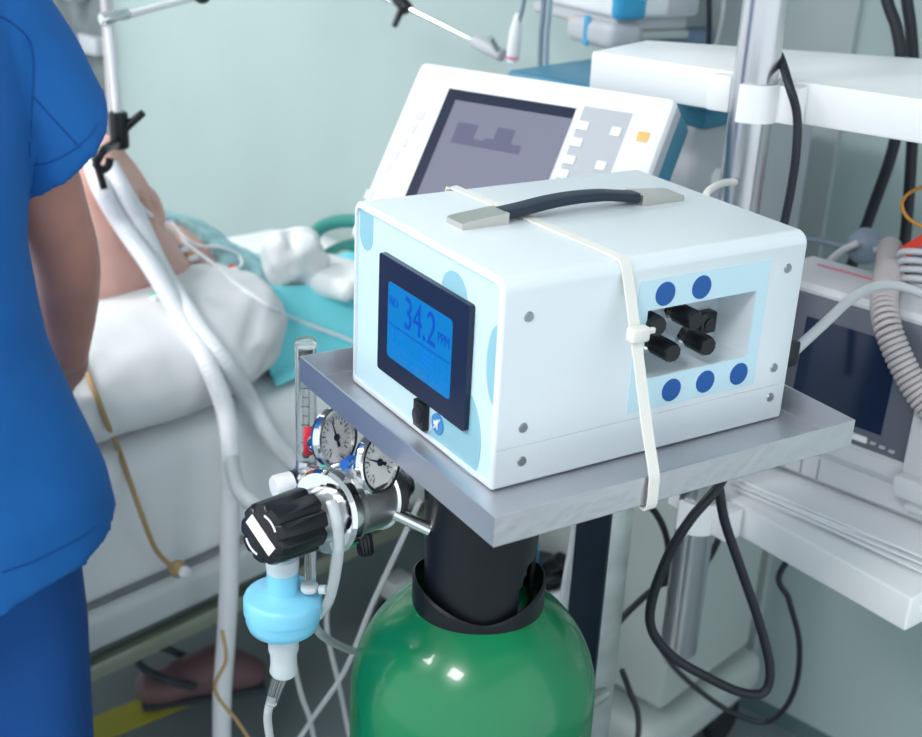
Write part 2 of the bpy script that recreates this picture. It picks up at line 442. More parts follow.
# ------------------------------------------------------------------ trolley carrying tray, post and cylinder
tr = thing('equipment_trolley', A(.16, .1, 0).xy.to_3d(), YAW, 'stainless steel trolley with a rimmed tray on a square post, holding the green cylinder', 'trolley')
inv = A(0, 0, 0)-tr.location; oz = inv.z
qi = Matrix.Rotation(-YAW, 4, 'Z')
o2 = qi @ V((inv.x, inv.y, 0))
def TL(x, y, z): return V((x+o2.x, y+o2.y, z+oz))
x0, x1, y0, y1, zb, zt = -.042, .355, -.0729, .2838, -.0046, .0232
e = MB(); th = .0018
def bx(a, b_): 
    c = (V(a)+V(b_))/2; s = V(b_)-V(a); e.box(TL(*c), (abs(s.x), abs(s.y), abs(s.z)))
bm_ = e.bm
def rr4(i, z): return [TL(x0+i, y0+i, z), TL(x1-i, y0+i, z), TL(x1-i, y1-i, z), TL(x0+i, y1-i, z)]
e.loft([rr4(.0016, zb), rr4(.0, zb+.0016), rr4(0, zt), rr4(th, zt), rr4(th, zb+.0026), rr4(th+.0012, zb+.0020)])
tray = e.build('tray', STEEL, tr, 25)
px0, px1, py0, py1 = .302, .334, .190, .252
e = MB(); e.box(TL((px0+px1)/2, (py0+py1)/2, 0)+V((0, 0, (.11+oz+zb)/2-oz)), (px1-px0, py1-py0, oz+zb-.11), .002, 2); post = e.build('post', POSTM, tr)
e = MB(); e.box(TL(px0-.0012, (py0+py1)/2, 0)+V((0, 0, (.13+oz+zb-.004)/2-oz)), (.0022, py1-py0-.002, oz+zb-.134)); e.build('post_reflection', POSTD, post)['label'] = 'dark navy strip painting a reflection on the post'  # thin strip added to paint the dark reflection on this steel face
for s in (-1, 1):
    e = MB(); e.prism([(0, 0), (.06, 0), (0, -.06)], -.0015, .0015, Matrix.Translation(TL(px0, (py0+py1)/2+s*.024, zb-.0005)) @ Matrix.Rotation(PI/2, 4, 'X') @ Matrix.Rotation(PI, 4, 'Y')); e.build('gusset', POSTM, tr)
e = MB(); e.box((.0, .02, .1), (.50, .46, .02), .006, 3); e.build('base_plate', POSTM, tr)
for sx in (-1, 1):
    for sy in (-1, 1):
        q = V((sx*.21, .02+sy*.19, 0)); f = MB().cyl(q+V((-.012, 0, .035)), q+V((.012, 0, .035)), .035, bev=.004).build('caster', RUBBER, tr)
        e = MB(); e.box(q+V((-.017, 0, .06)), (.004, .03, .06)); e.box(q+V((.017, 0, .06)), (.004, .03, .06)); e.box(q+V((0, 0, .086)), (.04, .032, .008)); e.build('fork', CHROME, f)
# cylinder strap ring
TX, TY, TR = .0285, 1.077, .1280
def WL(p): return qi @ (V(p)-tr.location)
e = MB(); zc = .685; rings = []
for k in range(49):
    a = 2*PI*k/48; c, s = math.cos(a), math.sin(a)
    rings.append([V((TX+r*c, TY+r*s, z)) for r, z in ((TR+.0015, zc), (TR+.0045, zc), (TR+.0045, zc+.028), (TR+.0015, zc+.028))])
e.loft(rings, cap=False)
ring = e.build('cylinder_ring', POLE, tr, world=True)
pc = A((px0+px1)/2, py0, 0); pc.z = zc+.014; dr = (pc-V((TX, TY, zc+.014))); dr.z = 0; dr.normalize()
e = MB(); e.tube([V((TX, TY, zc+.014))+dr*(TR+.003), pc], .009, 10, 0); e.build('ring_arm', POSTM, tr, world=True)

# ------------------------------------------------------------------ green gas cylinder
cy = thing('gas_cylinder', (TX, TY, .11), 0, 'green gas cylinder with black valve guard standing under the steel tray', 'gas cylinder')
prof = [(.0, 0), (TR-.014, 0), (TR-.004, .005), (TR, .018), (TR, .722)]
for k in range(1, 15):
    a = PI/2*k/15; prof.append((TR*math.cos(a), .722+.126*math.sin(a)))
prof.append((.0, .848))
MB().lathe(prof, seg=64).build('body', GREEN, cy, 60)
# valve guard: open tulip with arched windows
e = MB(); seg = 72; gp = [(.0560, .806), (.0555, .830), (.0555, .858), (.0560, .89), (.0575, .93), (.0595, .975), (.0610, 1.010), (.0615, 1.022)]
prof2 = []
for (ra, za), (rb, zb_) in zip(gp[:-1], gp[1:]):
    for k in range(3): prof2.append((ra+(rb-ra)*k/3, za+(zb_-za)*k/3))
prof2.append(gp[-1])
grid = [[e.bm.verts.new((r*math.cos(2*PI*i/seg), r*math.sin(2*PI*i/seg), z)) for i in range(seg)] for r, z in prof2]
def window(a, z):
    for ca, wd, zlo, zhi in ((-22, 24, .838, .890), (158, 24, .838, .890)):
        da = abs((a-ca+180) % 360-180)
        if zlo < z < zhi and da < wd*math.sqrt(max(0, 1-((z-zlo)/(zhi-zlo))**2 if True else 1)): return True
    return False
for j in range(len(prof2)-1):
    for i in range(seg):
        if not window(360*(i+.5)/seg, (prof2[j][1]+prof2[j+1][1])/2):
            e.bm.faces.new((grid[j][i], grid[j][(i+1) % seg], grid[j+1][(i+1) % seg], grid[j+1][i]))
for v in [v for v in e.bm.verts if not v.link_faces]: e.bm.verts.remove(v)
vg = e.build('valve_guard', GUARD, cy)
bake(vg, [('SOLIDIFY', dict(thickness=.0045, offset=-1)), ('SMOOTH', dict(factor=.5, iterations=2))]); vg.data.set_sharp_from_angle(angle=math.radians(45))
e = MB(); rings = []
for k in range(73):
    a = 2*PI*k/72; w2 = abs(math.cos(a-.1))**1.6     # skirt petals stand out to both sides
    rings.append([V((r*math.cos(a), r*math.sin(a), z)) for r, z in ((.0560, .802), (.0625, .804), (.0635+.0035*w2, .820+.012*w2), (.0635+.0040*w2, .838+.022*w2), (.0610+.0040*w2, .840+.022*w2), (.0590+.0035*w2, .822+.012*w2))])
e.loft(rings, cap=False); e.build('guard_skirt', GUARD, cy)
v_ = MB().cyl((0, 0, .86), (0, 0, .96), .017).cyl((0, 0, .885), (0, 0, .925), .024, seg=6).build('valve', mat('brass', (.55, .38, .14), .3, 1.), cy)
MB().cyl((0, 0, .96), (0, 0, .985), .026, .024, bev=.003).build('handwheel', BLACK, v_)

# ------------------------------------------------------------------ pressure regulator
AXZ = 1.075
K0 = at(261, 535, .955); AXZ = K0.z; ED = V((.59, .79, -.14)).normalized(); EN = V((-ED.y, ED.x, 0)).normalized(); UPV = ED.cross(EN)
if UPV.z < 0: UPV = -UPV
rg = thing('pressure_regulator', K0.xy.to_3d()+V((0, 0, AXZ-.035)), 0, 'chrome pressure regulator with fluted black knob and two round gauges beside the tray', 'regulator')
def K(t, n=0., u=0.): return K0+ED*t+EN*n+UPV*u
kn = MB().lathe([(.0230, 0), (.0272, .002), (.0290, .006), (.0300, .038), (.0305, .050), (.0305, .054), (.027, .056)], K(0), ED, 96, 9, .13).build('adjusting_knob', BLACK, rg, world=True)
MF = fM(K(-.0002), EN*-1, UPV)  # knob face, seen from outside
e = MB(); e.box((0, 0, .0004), (.012, .038, .0008), M=MF @ Matrix.Rotation(math.radians(56), 4, 'Z')); e.build('knob_bar', WHITE2, kn, world=True)
e = MB()
for a0, a1 in ((28, 84), (208, 264)):
    e = MB(); ii = [(.0185*math.cos(math.radians(a)), .0185*math.sin(math.radians(a))) for a in range(a0, a1+1, 5)]; oo = [(.0205*math.cos(math.radians(a)), .0205*math.sin(math.radians(a))) for a in range(a1, a0-1, -5)]
    e.prism(ii+oo, 0, .0006, MF); e.build('knob_arc', WHITE2, kn, world=True)
MB().lathe([(.026, .054), (.026, .080)], K(0), ED, 40).build('sleeve', POLE, rg, world=True)
MB().lathe([(.029, .076), (.0385, .078), (.0415, .082), (.0415, .091), (.039, .095), (.034, .096)], K(0), ED, 40).build('collar', CHROME, rg, 25, world=True)
MB().lathe([(.0365, .096), (.0365, .104), (.0345, .106), (.0325, .110), (.0325, .150), (.035, .152), (.035, .164), (.029, .166), (.022, .168), (.022, .182)], K(0), ED, 40).build('body', SATIN, rg, 25, world=True)
e = MB().tube([K(.150, 0, .0), K(.150, .03, .004), at(318, 478, 1.14), at(305, 476, 1.19)], .0125, 16); e.build('outlet_manifold', CHROME, rg, world=True)
nt_ = MB().cyl(at(382, 507, 1.06), at(430, 530, 1.055), .0066).build('inlet_pipe', CHROME, rg, world=True)
MB().cyl(K(.182), K(.200), .013).cyl(K(.182), K(.190), .019, seg=6).build('inlet_nut', POLE, rg, world=True)
p0 = at(363, 533, 1.05); MB().lathe([(.0065, 0), (.0085, .003), (.0085, .020), (.0075, .022)], p0, V((.18, -.1, -1)), 40, 10, .1).build('relief_knob', BLACK, rg, world=True)
def gauge(c, needle, nm):
    N = V((.81, -.51, .20)).normalized(); X = V((.53, .84, .0)); X = (X-N*X.dot(N)).normalized(); Y = N.cross(X)
    if Y.z < 0: Y = -Y; X = -X
    M = fM(c, X, Y)
    gz = MB().lathe([(.027, -.008), (.0305, -.006), (.0315, -.002), (.0330, -.001), (.0330, .005), (.0310, .0066), (.0275, .0062), (.0268, .002), (.0, .002)], seg=48)
    M = M @ Matrix.Scale(.94, 4)
    bmesh.ops.transform(gz.bm, matrix=M, verts=gz.bm.verts[:]); go = gz.build('gauge', CHROME, rg, 30, world=True)
    d = MB().cyl((0, 0, .002), (0, 0, .0026), .0267, seg=48); bmesh.ops.transform(d.bm, matrix=M, verts=d.bm.verts[:]); d.build('dial', DIAL, go, world=True)
    t = MB()
    for k in range(21):
        a = math.radians(-50+280*k/20); lg = .0035 if k % 5 else .0055
        t.box((0, 0, 0), (lg, .0006 if k % 5 else .0011, .0003), M=M @ Matrix.Rotation(a, 4, 'Z') @ Matrix.Translation((.0225-lg/2, 0, .0029)))
    t.build('scale_marks', INK, go, world=True)
    for k, s in enumerate(nm):
        a = math.radians(220-260*k/(len(nm)-1)); o = text('number', s, .0048, INK, None, M @ Matrix.Translation((.0160*math.cos(a), .0160*math.sin(a), .0029)), .0001)
        o.data.transform(wmat(go).inverted()); o.parent = go
    n = MB(); n.prism([(-.002, -.011), (.002, -.011), (.0014, -.004), (.0012, .0), (.0002, .020), (-.0002, .020), (-.0012, 0), (-.0014, -.004)], .0034, .0040, M @ Matrix.Rotation(needle, 4, 'Z'))
    h = n.cyl((0, 0, .0), (0, 0, .001), .0036) if False else n
    h.lathe([(.0036, .003), (.0036, .0046)], M @ V((0, 0, 0)), M.to_3x3() @ V((0, 0, 1)), 20); n.build('needle', INK, go, world=True)
    return M
G1 = at(334, 437, 1.108); G2 = at(377, 462, 1.055)
gauge(G1, math.radians(10), ['0', '2', '4', '6', '8', '10', '12'])
gauge(G2, math.radians(60), ['0', '5', '10', '15', '20', '25'])
NB = V((-.72, .60, -.30)).normalized()
MB().tube([G1+NB*.008, G1+NB*.030+V((0, 0, -.01)), K(.150, .02, .02)], .007, 12).build('gauge_stem', CHROME, rg, world=True)
MB().tube([G2+NB*.008, G2+NB*.03+V((0, 0, -.008)), K(.175, .0, .02)], .008, 12).build('gauge_stem', CHROME, rg, world=True)
MB().cyl(at(346, 466, 1.07), at(352, 461, 1.08), .007).build('blue_cap', BLUEB, rg, world=True)
MB().cyl(at(325, 469, 1.09), at(329, 466, 1.10), .006).build('green_cap', TEALB, rg, world=True)

# ------------------------------------------------------------------ flow meter
FB = at(305, 500, 1.19); FT = at(307, 345, 1.19); fz0, fz1 = FB.z, FT.z; fx = (FB.x+FT.x)/2
fl = thing('flow_meter', (fx, 1.19, fz0), 0, 'clear upright flow meter tube with a red label behind the left tray corner', 'flow meter')
h = fz1-fz0
MB().lathe([(.0, 0), (.0125, 0), (.0135, .003), (.0135, .026), (.0150, .028), (.0150, .036), (.012, .038), (.0, .038)]).build('base', CHROME, fl)
e = MB().lathe([(.0113, .038), (.0113, h), (.0095, h), (.0095, .038), (.0113, .038)], seg=32); e.build('outer_tube', GLASS, fl)
MB().lathe([(.0035, .03), (.005, h-.014), (.0035, h-.014), (.002, .03), (.0035, .03)], seg=20).build('metering_tube', GLASS, fl)
MB().cyl((0, 0, h-.002), (0, 0, h+.006), .0113, bev=.002).build('cap', GLASS, fl)
MB().cyl((0, 0, h-.016), (0, 0, h-.004), .0075).build('stopper', RUBBER, fl)
MB().cyl((0, 0, .038), (0, 0, .050), .012, .010).build('seat_ring', POLE, fl)
MB().ball((0, 0, .056), .0045).build('float', RUBBER, fl)
e = MB()
for k in range(10): e.box((.001, -.0117, .075+.0105*k), (.006 if k % 2 else .009, .0004, .0008))
e.build('scale_marks', INK, fl)
e = MB(); r_ = .0119
arc = [(r_*math.cos(math.radians(a)), r_*math.sin(math.radians(a))) for a in range(-95, 31, 6)]
e.loft([[V((x*s, y*s, z)) for x, y in arc] for s, z in ((1, .060), (1, .094))], closed=False, cap=False); o = e.build('red_label', REDL, fl); bake(o, [('SOLIDIFY', dict(thickness=.0005, offset=1))])
kd = (at(277, 466, 1.17)-V((fx, 1.19, 0))); kd.z = 0; kd.normalize()
MB().lathe([(.007, .012), (.007, .016), (.0128, .018), (.0128, .036), (.011, .039), (.0, .0395)], (0, 0, .026), kd, 32).build('control_knob', WHITE2, fl)
MB().lathe([(.0135, .010), (.0135, .016)], (0, 0, .026), kd, 32).build('knob_collar', NAVY, fl)

# ------------------------------------------------------------------ blue breathing filter
FC = at(283, 607, 1.0)
bf = thing('breathing_filter', (FC.x, 1.0, FC.z-.10), 0, 'light blue round breathing filter hanging below the black regulator knob', 'filter')
z_ = lambda y: at(281, y, 1.0).z-(FC.z-.10)
MB().lathe([(.0145, z_(588)), (.0160, z_(590)), (.0325, z_(592.5)), (.0358, z_(594.5)), (.0372, z_(598)), (.0372, z_(609)), (.0355, z_(610)), (.0353, z_(618)), (.0330, z_(624)), (.0285, z_(627)), (.0, z_(631))], seg=48).build('housing', FILT, bf, 50)
MB().lathe([(.0155, z_(590)), (.0145, z_(562))], seg=32).build('upper_port', FILT, bf)
MB().lathe([(.0150, z_(570)), (.0158, z_(563)), (.0152, z_(557)), (.012, z_(556)), (.012, z_(566)), (.0, z_(567))], seg=32).build('port_rim', MILKY, bf)
MB().lathe([(.0148, z_(628)), (.0146, z_(649)), (.0130, z_(653)), (.0128, z_(663)), (.0140, z_(670)), (.012, z_(673)), (.0, z_(673.5))], seg=32).build('lower_port', MILKY, bf)
MB().cyl((-.002, .0, z_(671)), (-.013, .0, z_(704)), .0078, .0056).build('tube_adapter', GLASS, bf)
MB().cyl((0, 0, z_(566)), (0.002, .006, z_(548)), .007).build('knob_adapter', GLASS, bf)
pp = V((.026, -.006, z_(585))); MB().cyl(pp, pp+V((0, 0, .006)), .0085, bev=.001).cyl(pp+V((.010, -.003, .003)), pp+V((.016, -.004, .004)), .0045).build('sampling_port', MILKY, bf)
MB().cyl(pp+V((0, .004, .004)), pp+V((-.0, .012, .05)), .0055).build('port_stem', GLASS, bf)
def tubeobj(name, pts, r, m, label, cat, group=None, smooth=8, seg=10):
    o = MB().tube(pts, r, seg, smooth).build(name, m, None, 70); return tag(o, label, cat, group)
tubeobj('clear_tube', [at(271, 698, 1.0), at(268, 712, 1.0), at(268, 725, 1.0), at(272, 745, 1.0), at(285, 780, 1.0), at(300, 840, 1.02)], .0042, TUBEC, 'thin clear tube running down from the bottom of the blue filter', 'tube')
tubeobj('clear_tube', [at(331, 500, .990), at(336, 518, .983), at(339, 540, .980), at(336, 570, .985), at(329, 600, .995), at(317, 616, 1.01)], .0052, TUBEC, 'clear tube looping from the regulator sleeve to the blue filter', 'tube')
tubeobj('clear_tube', [at(312, 620, 1.03), at(321, 634, 1.09), at(338, 645, 1.18), at(358, 652, 1.26), at(400, 660, 1.34)], .0046, TUBEC, 'clear tube curving from the blue filter behind the green cylinder', 'tube')
# ------------------------------------------------------------------ ceiling pendant pole with two shelves
PW, PB, PR = -.768, 1.327, .0262
pd = thing('equipment_pendant', R(PW, PB, .595), TH, 'polished steel pole hanging from above with two white shelves clamped on it', 'equipment pole')
def pl_(w, b, z): return V((w-PW, b-PB, z-.595))
MB().cyl((0, 0, 0), (0, 0, 2.855-.595), PR, seg=48, bev=.003).build('pole', POLE, pd)
for zt, th_, lf, rt, sa_ in ((1.404, .050, -1.005, -.40, 8.5), (.846, .047, -.93, -.452, -10)):
    e = MB(); dl_, dr_ = (.15, .45) if zt > 1 else (.33, .33)
    if zt > 1:   # the upper shelf widens to the right
        def outl(i): return [(lf+i, 1.356+i), (rt-i, 1.356+i), (rt-i, 1.356+dr_-i), (lf+i, 1.356+dl_-i)]
        e.loft([[pl_(x, y, z) for x, y in outl(i)] for i, z in ((.004, zt-th_), (.001, zt-th_+.001), (0, zt-th_+.004), (0, zt-.004), (.001, zt-.001), (.004, zt))])
    else: e.box(pl_((lf+rt)/2, 1.356+.165, zt-th_/2), (rt-lf, .33, th_), .004, 3)
    sh = e.build('shelf', SHELFW, pd)
    zc = zt-th_/2; hgt = .044
    e = MB(); rings = []
    for k in range(25):   # open clamp ring, slot to the left front
        a = math.radians(-100+(212)*k/24); c, s = math.cos(a), math.sin(a)
        rings.append([V((r*c, r*s, z+zc-.595)) for r, z in ((PR+.0006, -hgt/2), (PR+.0062, -hgt/2), (PR+.0062, hgt/2), (PR+.0006, hgt/2))])
    e.loft(rings)
    e.box((.042, .012, zc-.595), (.03, .03, hgt), .003, 2)
    e.box((-.048, .020, zc-.595), (.03, .022, hgt), .003, 2)
    e.build('clamp', SHELFW, sh)
    sh.rotation_euler = (0, 0, math.radians(sa_))
    if zt < 1: MB().cyl(pl_(rt-.001, 1.39, zc), pl_(rt+.003, 1.39, zc), .008).build('end_screw', WHITE2, sh)

# ------------------------------------------------------------------ ventilator: screen, body, cart
vt = thing('ventilator', R(-1.12, 1.66, 0), TH, 'white ventilator with tilted dark screen and blue lid standing behind the gas analyser', 'medical device')
def vl(w, b, z): return V((w+1.12, b-1.66, z))
e = MB(); e.box(vl(-1.12, 1.66, 1.13), (.36, .34, .335), .012, 3); bd = e.build('body', VENTG, vt)
e = MB(); e.box(vl(-1.115, 1.62, 1.306), (.375, .26, .030), .010, 3); e.build('lid', VENTB, vt)
e = MB(); e.cyl(vl(-.9395, 1.55, 1.215), vl(-.938, 1.55, 1.215), .014, seg=28); e.build('round_emblem', WHITE2, bd)
e = MB(); e.box(vl(-1.13, 1.74, .60), (.38, .30, .72), .012, 3); cb = e.build('cart_cabinet', CABW, vt)
e = MB(); e.box(vl(-1.13, 1.74, .17), (.42, .38, .09), .03, 4); e.build('cart_base', CABW, vt)
for sx in (-1, 1):
    for sy in (-1, 1):
        q = vl(-1.13+sx*.16, 1.74+sy*.14, 0); f = MB().cyl(q+V((-.011, 0, .05)), q+V((.011, 0, .05)), .05, bev=.004).build('caster', RUBBER, vt)
        MB().box(q+V((0, 0, .106)), (.03, .03, .036)).build('fork', CABW, f)
# screen unit
TLc = at(421.5, 60.5, 1.7); yw, tl = math.radians(-29.9), math.radians(38.8)
sa = V((math.cos(yw), math.sin(yw), 0)); sback = V((-math.sin(yw), math.cos(yw), 0)); sdn = -V((0, 0, 1))*math.cos(tl)-sback*math.sin(tl); sn = sa.cross(-sdn)  # outward normal
SM = fM(TLc, sa, -sdn)
def SP(px, py):  # pixel on screen plane -> local
    d = ray(px, py); n = SM.to_3x3() @ V((0, 0, 1)); P = CAM + d*((TLc-CAM).dot(n)/d.dot(n)); q = SM.inverted() @ P; return q
SWd, SHt = .366, .262
def sbuild(mb, name, m, par, **k):
    bmesh.ops.transform(mb.bm, matrix=SM, verts=mb.bm.verts[:]); return mb.build(name, m, par, world=True, **k)
e = MB(); rp = [(p[0]+SWd/2, p[1]-SHt/2) for p in rrect(SWd, SHt, .008, 4)]
cx_, cy_ = SWd/2, -SHt/2
def scl(s): return [(cx_+(x-cx_)*(1-2*s/SWd), cy_+(y-cy_)*(1-2*s/SHt)) for x, y in rp]
e.loft([[V((x, y, z)) for x, y in scl(s)] for z, s in ((-.010, .0), (-.006, .0), (-.001, .0025), (0, .006))]); hs = sbuild(e, 'screen_housing', VENTW, vt)
e = MB(); e.loft([[V((x, y, z)) for x, y in scl(s)] for z, s in ((-.074, .004), (-.070, .0), (-.030, -.0004))]); sbuild(e, 'screen_back', VENTB, hs)
e = MB(); e.loft([[V((x, y, z)) for x, y in scl(s)] for z, s in ((-.031, .0004), (-.010, .0))]); sbuild(e, 'screen_rim', VENTP, hs)
e = MB(); e.loft([[V((x, y, z)) for x, y in scl(s)] for z, s in ((-.0003, .0125), (.0004, .0125), (.0004, .0135), (-.0003, .0135))], cap=False); sbuild(e, 'rim_groove', VENTG, hs) if False else None
a_, b_ = SP(450, 88), SP(576, 109.5); c_ = SP(406, 195)
sx0, sx1, sy0, sy1 = a_.x, b_.x, (a_.y+b_.y)/2, -.232
e = MB(); e.box(((sx0+sx1)/2, (sy0+sy1)/2, .0003), (sx1-sx0, sy1-sy0, .0014)); fr = sbuild(e, 'screen_frame', NAVY, hs)
e = MB(); e.box(((sx0+sx1)/2+.008, (sy0+sy1)/2-.006, .0011), (sx1-sx0-.016, abs(sy1-sy0)-.018, .0006)); ds = sbuild(e, 'display', SCRD, fr)
e = MB()
gx0, gy0 = sx0+.033, sy0-.075
bars = [(0, .030, .030), (.030, .016, .010), (.046, .012, .014), (.058, .026, .032), (.084, .016, .012)]
for x, wd, hh in bars: e.box((gx0+x+wd/2, gy0+hh/2, .0015), (wd, hh, .0003))
sbuild(e, 'waveform', SCRG, ds)
e = MB(); q1, q2 = SP(585, 106), SP(633, 113); e.box(((q1.x+q2.x)/2, -.132, .0003), (q2.x-q1.x, .205, .0008)); kp = sbuild(e, 'keypad', VENTP, hs)
for px, py in ((582.6, 126), (576, 142.5), (569, 160), (562, 174), (555, 190), (616, 132), (601, 166)):
    q = SP(px, py); e = MB(); e.box((q.x, q.y, .0012), (.017 if px < 590 else .013, .012, .002), .0008, 2); sbuild(e, 'button', WHITE2, kp)
q = SP(643, 137); e = MB(); e.box((q.x, q.y, .0006), (.015, .013, .002), .0008, 2); sbuild(e, 'orange_button', ORANGE, hs)
for k in range(7):
    q = SP(423-k*8.6, 116+k*13.2); e = MB(); e.box((q.x-.004, q.y, .0003), (.012, .013, .0008), .0003, 1); sbuild(e, 'soft_key', VENTP if False else mat('soft_key_white', (.74, .75, .79), .45) if 'soft_key_white' not in MATS else MATS['soft_key_white'], hs)
cen = SM @ V((SWd/2, -SHt/2, -.05)); e = MB(); e.tube([cen, (cen+R(-1.12, 1.49, 1.12))/2, R(-1.12, 1.49, 1.10)], .03, 16); e.build('screen_arm', VENTG, vt, world=True)

# suction canister clipped on the cart front
cn = R(-1.185, 1.52, .33)
sc_ = thing('suction_canister', cn, TH, 'white suction canister with black clamps and a blue cap behind the steel post', 'canister')
MB().lathe([(.045, 0), (.052, .004), (.060, .10), (.062, .102), (.062, .108), (.056, .108), (.05, .02), (0, .02)], seg=40).build('bowl', WHITE2, sc_)
MB().cyl((0, 0, .105), (0, 0, .135), .050, bev=.006).build('lid', BLACK, sc_)
for k in range(3):
    a = k*2.1+.4; MB().tube([(.03*math.cos(a), .03*math.sin(a), .13), (.05*math.cos(a), .05*math.sin(a), .155), (.062*math.cos(a), .062*math.sin(a), .12)], .010, 12).build('clamp', BLACK, sc_)
MB().cyl((-.012, -.01, .135), (-.012, -.01, .175), .017, bev=.003).build('blue_cap', BLUES, sc_)
MB().cyl((0.035, -.02, .15), (.075, -.03, .19), .014, bev=.003).build('knob', BLACK, sc_)
MB().box((0, .055, .09), (.03, .03, .03)).build('bracket', WHITE2, sc_)
tubeobj('clear_tube', [at(577, 515, 1.40), at(573, 545, 1.40), at(566, 585, 1.38), at(560, 640, 1.36), at(556, 700, 1.34), at(560, 760, 1.33)], .006, TUBEC, 'clear tube hanging down just left of the square steel post', 'tube')

# ------------------------------------------------------------------ patient monitor on the upper shelf
_P = onb(617, 20, 1.72); UWc = _P.dot(WV); UZ = _P.z
UD = onw(722, 0, UWc).dot(BV)
um = thing('patient_monitor', R(UWc, 1.72, UZ-.05), TH-math.radians(17), 'white bedside monitor with a blue corner band on a wall arm above the upper shelf', 'monitor')
def ul(w, b, z): return V((w-UWc, b-1.72, z-(UZ-.05)))
e = MB(); e.box(ul(UWc-.17, 1.72+.0875, UZ+.15), (.34, .175, .30), .012, 3); hb = e.build('housing', WHITE2, um)
e = MB(); e.box(ul(UWc-.18, 1.7195, UZ+.16), (.27, .006, .22), .002, 2); e.build('screen', SCRD, hb)
e = MB(); e.box(ul(UWc-.010, 1.72+.030, UZ+.15), (.024, .064, .304), .011, 3); e.build('corner_band', BLUES, hb)
e = MB(); e.box(ul(UWc+.0005, 1.72+.135, UZ+.035), (.004, .065, .055), .001, 2); e.build('side_plate', VENTP, hb)
e = MB(); e.box(ul(UWc-.15, 1.72+.09, UZ-.009), (.26, .155, .030), .008, 3); e.build('underside', VENTG, um)
e = MB(); e.box(ul(UWc-.09, 1.72+.10, UZ-.030), (.16, .13, .014), .004, 2); e.cyl(ul(UWc-.0095, 1.80, UZ-.030), ul(UWc-.0085, 1.80, UZ-.030), .004); br = e.build('bracket', CABW, um)
e = MB(); e.box(ul(UWc-.07, 1.72+.11, UZ-.046), (.10, .10, .02), .004, 2); e.box(ul(UWc-.08, 1.915, UZ-.046), (.05, .13, .03), .004, 2); e.build('wall_arm', mat('slate_blue', (.15, .22, .32), .5), um)
e = MB(); e.box(ul(UWc-.075, 1.72+.030, UZ-.030), (.14, .07, .046), .016, 4); md_ = e.build('module', VENTG, um)
e = MB(); e.box(ul(UWc-.128, 1.7185, UZ-.020), (.016, .003, .012), .001, 1); e.build('orange_mark', ORANGE, md_)
e = MB(); e.box(ul(UWc-.080, 1.7175, UZ-.028), (.014, .005, .05), .001, 1); e.build('blue_strap', BLUES, md_)

# white probe and cables hanging left of the upper monitor
p0, p1 = onb(521, 0, 1.62), onb(513, 64, 1.62)
wd_ = thing('probe_handset', onb(514, 60, 1.62), 0, 'slim white probe handset standing on the blue lid left of the bedside monitor', 'probe')
MB().lathe([(.0085, .0), (.011, .010), (.0105, .05), (.006, .075), (.004, .08)], onb(512, 62, 1.62), p0-p1, 20).build('handset', WHITE2, wd_, world=True)
MB().tube([onb(518, 25, 1.62), onb(524, 0, 1.62), onb(530, -60, 1.62), onb(528, -120, 1.66)], .0035, 8).build('cord', SLATE, wd_, world=True)
MB().lathe([(.0112, .006), (.0112, .010)], onb(512, 62, 1.62), p0-p1, 20).build('pink_band', PINK, wd_, world=True)
for k, (xa, xb) in enumerate(((543, 541), (549, 547))):
    tubeobj('blue_tube', [onb(xa+2, -60, 1.60+k*.02), onb(xa+1, 0, 1.60+k*.02), onb(xb, 35, 1.60+k*.02), onb(xb-1, 66, 1.60+k*.02)], .0045, SLATE if k == 0 else mat('pale_blue_tube', (.35, .47, .55), .4),
            ('dark slate tube rising from the blue ventilator lid' if k == 0 else 'pale blue tube rising beside the dark slate tube on the ventilator lid'), 'tube')
tubeobj('monitor_cable', [onb(708, -80, 1.75), onb(709, 0, 1.76), onb(709, 30, 1.77), onb(708, 60, 1.78), onb(706, 110, 1.80)], .0045, RUBBER, 'dark cable dropping behind the bedside monitor', 'cable')
tubeobj('monitor_cable', [onb(726, -80, 1.85), onb(724, 0, 1.86), onb(720, 30, 1.87), onb(712, 60, 1.88), onb(700, 110, 1.90)], .0035, GREYC, 'thin grey cable hanging between bedside monitor and steel pole', 'cable')

tubeobj('cable_tie', [at(712, 215, 1.36), at(706, 196, 1.36), at(714, 187, 1.39), at(724, 183, 1.44), at(735, 182, 1.47)], .0042, TIE, 'loose white cable tie end between the analyser and the steel pole', 'cable tie')
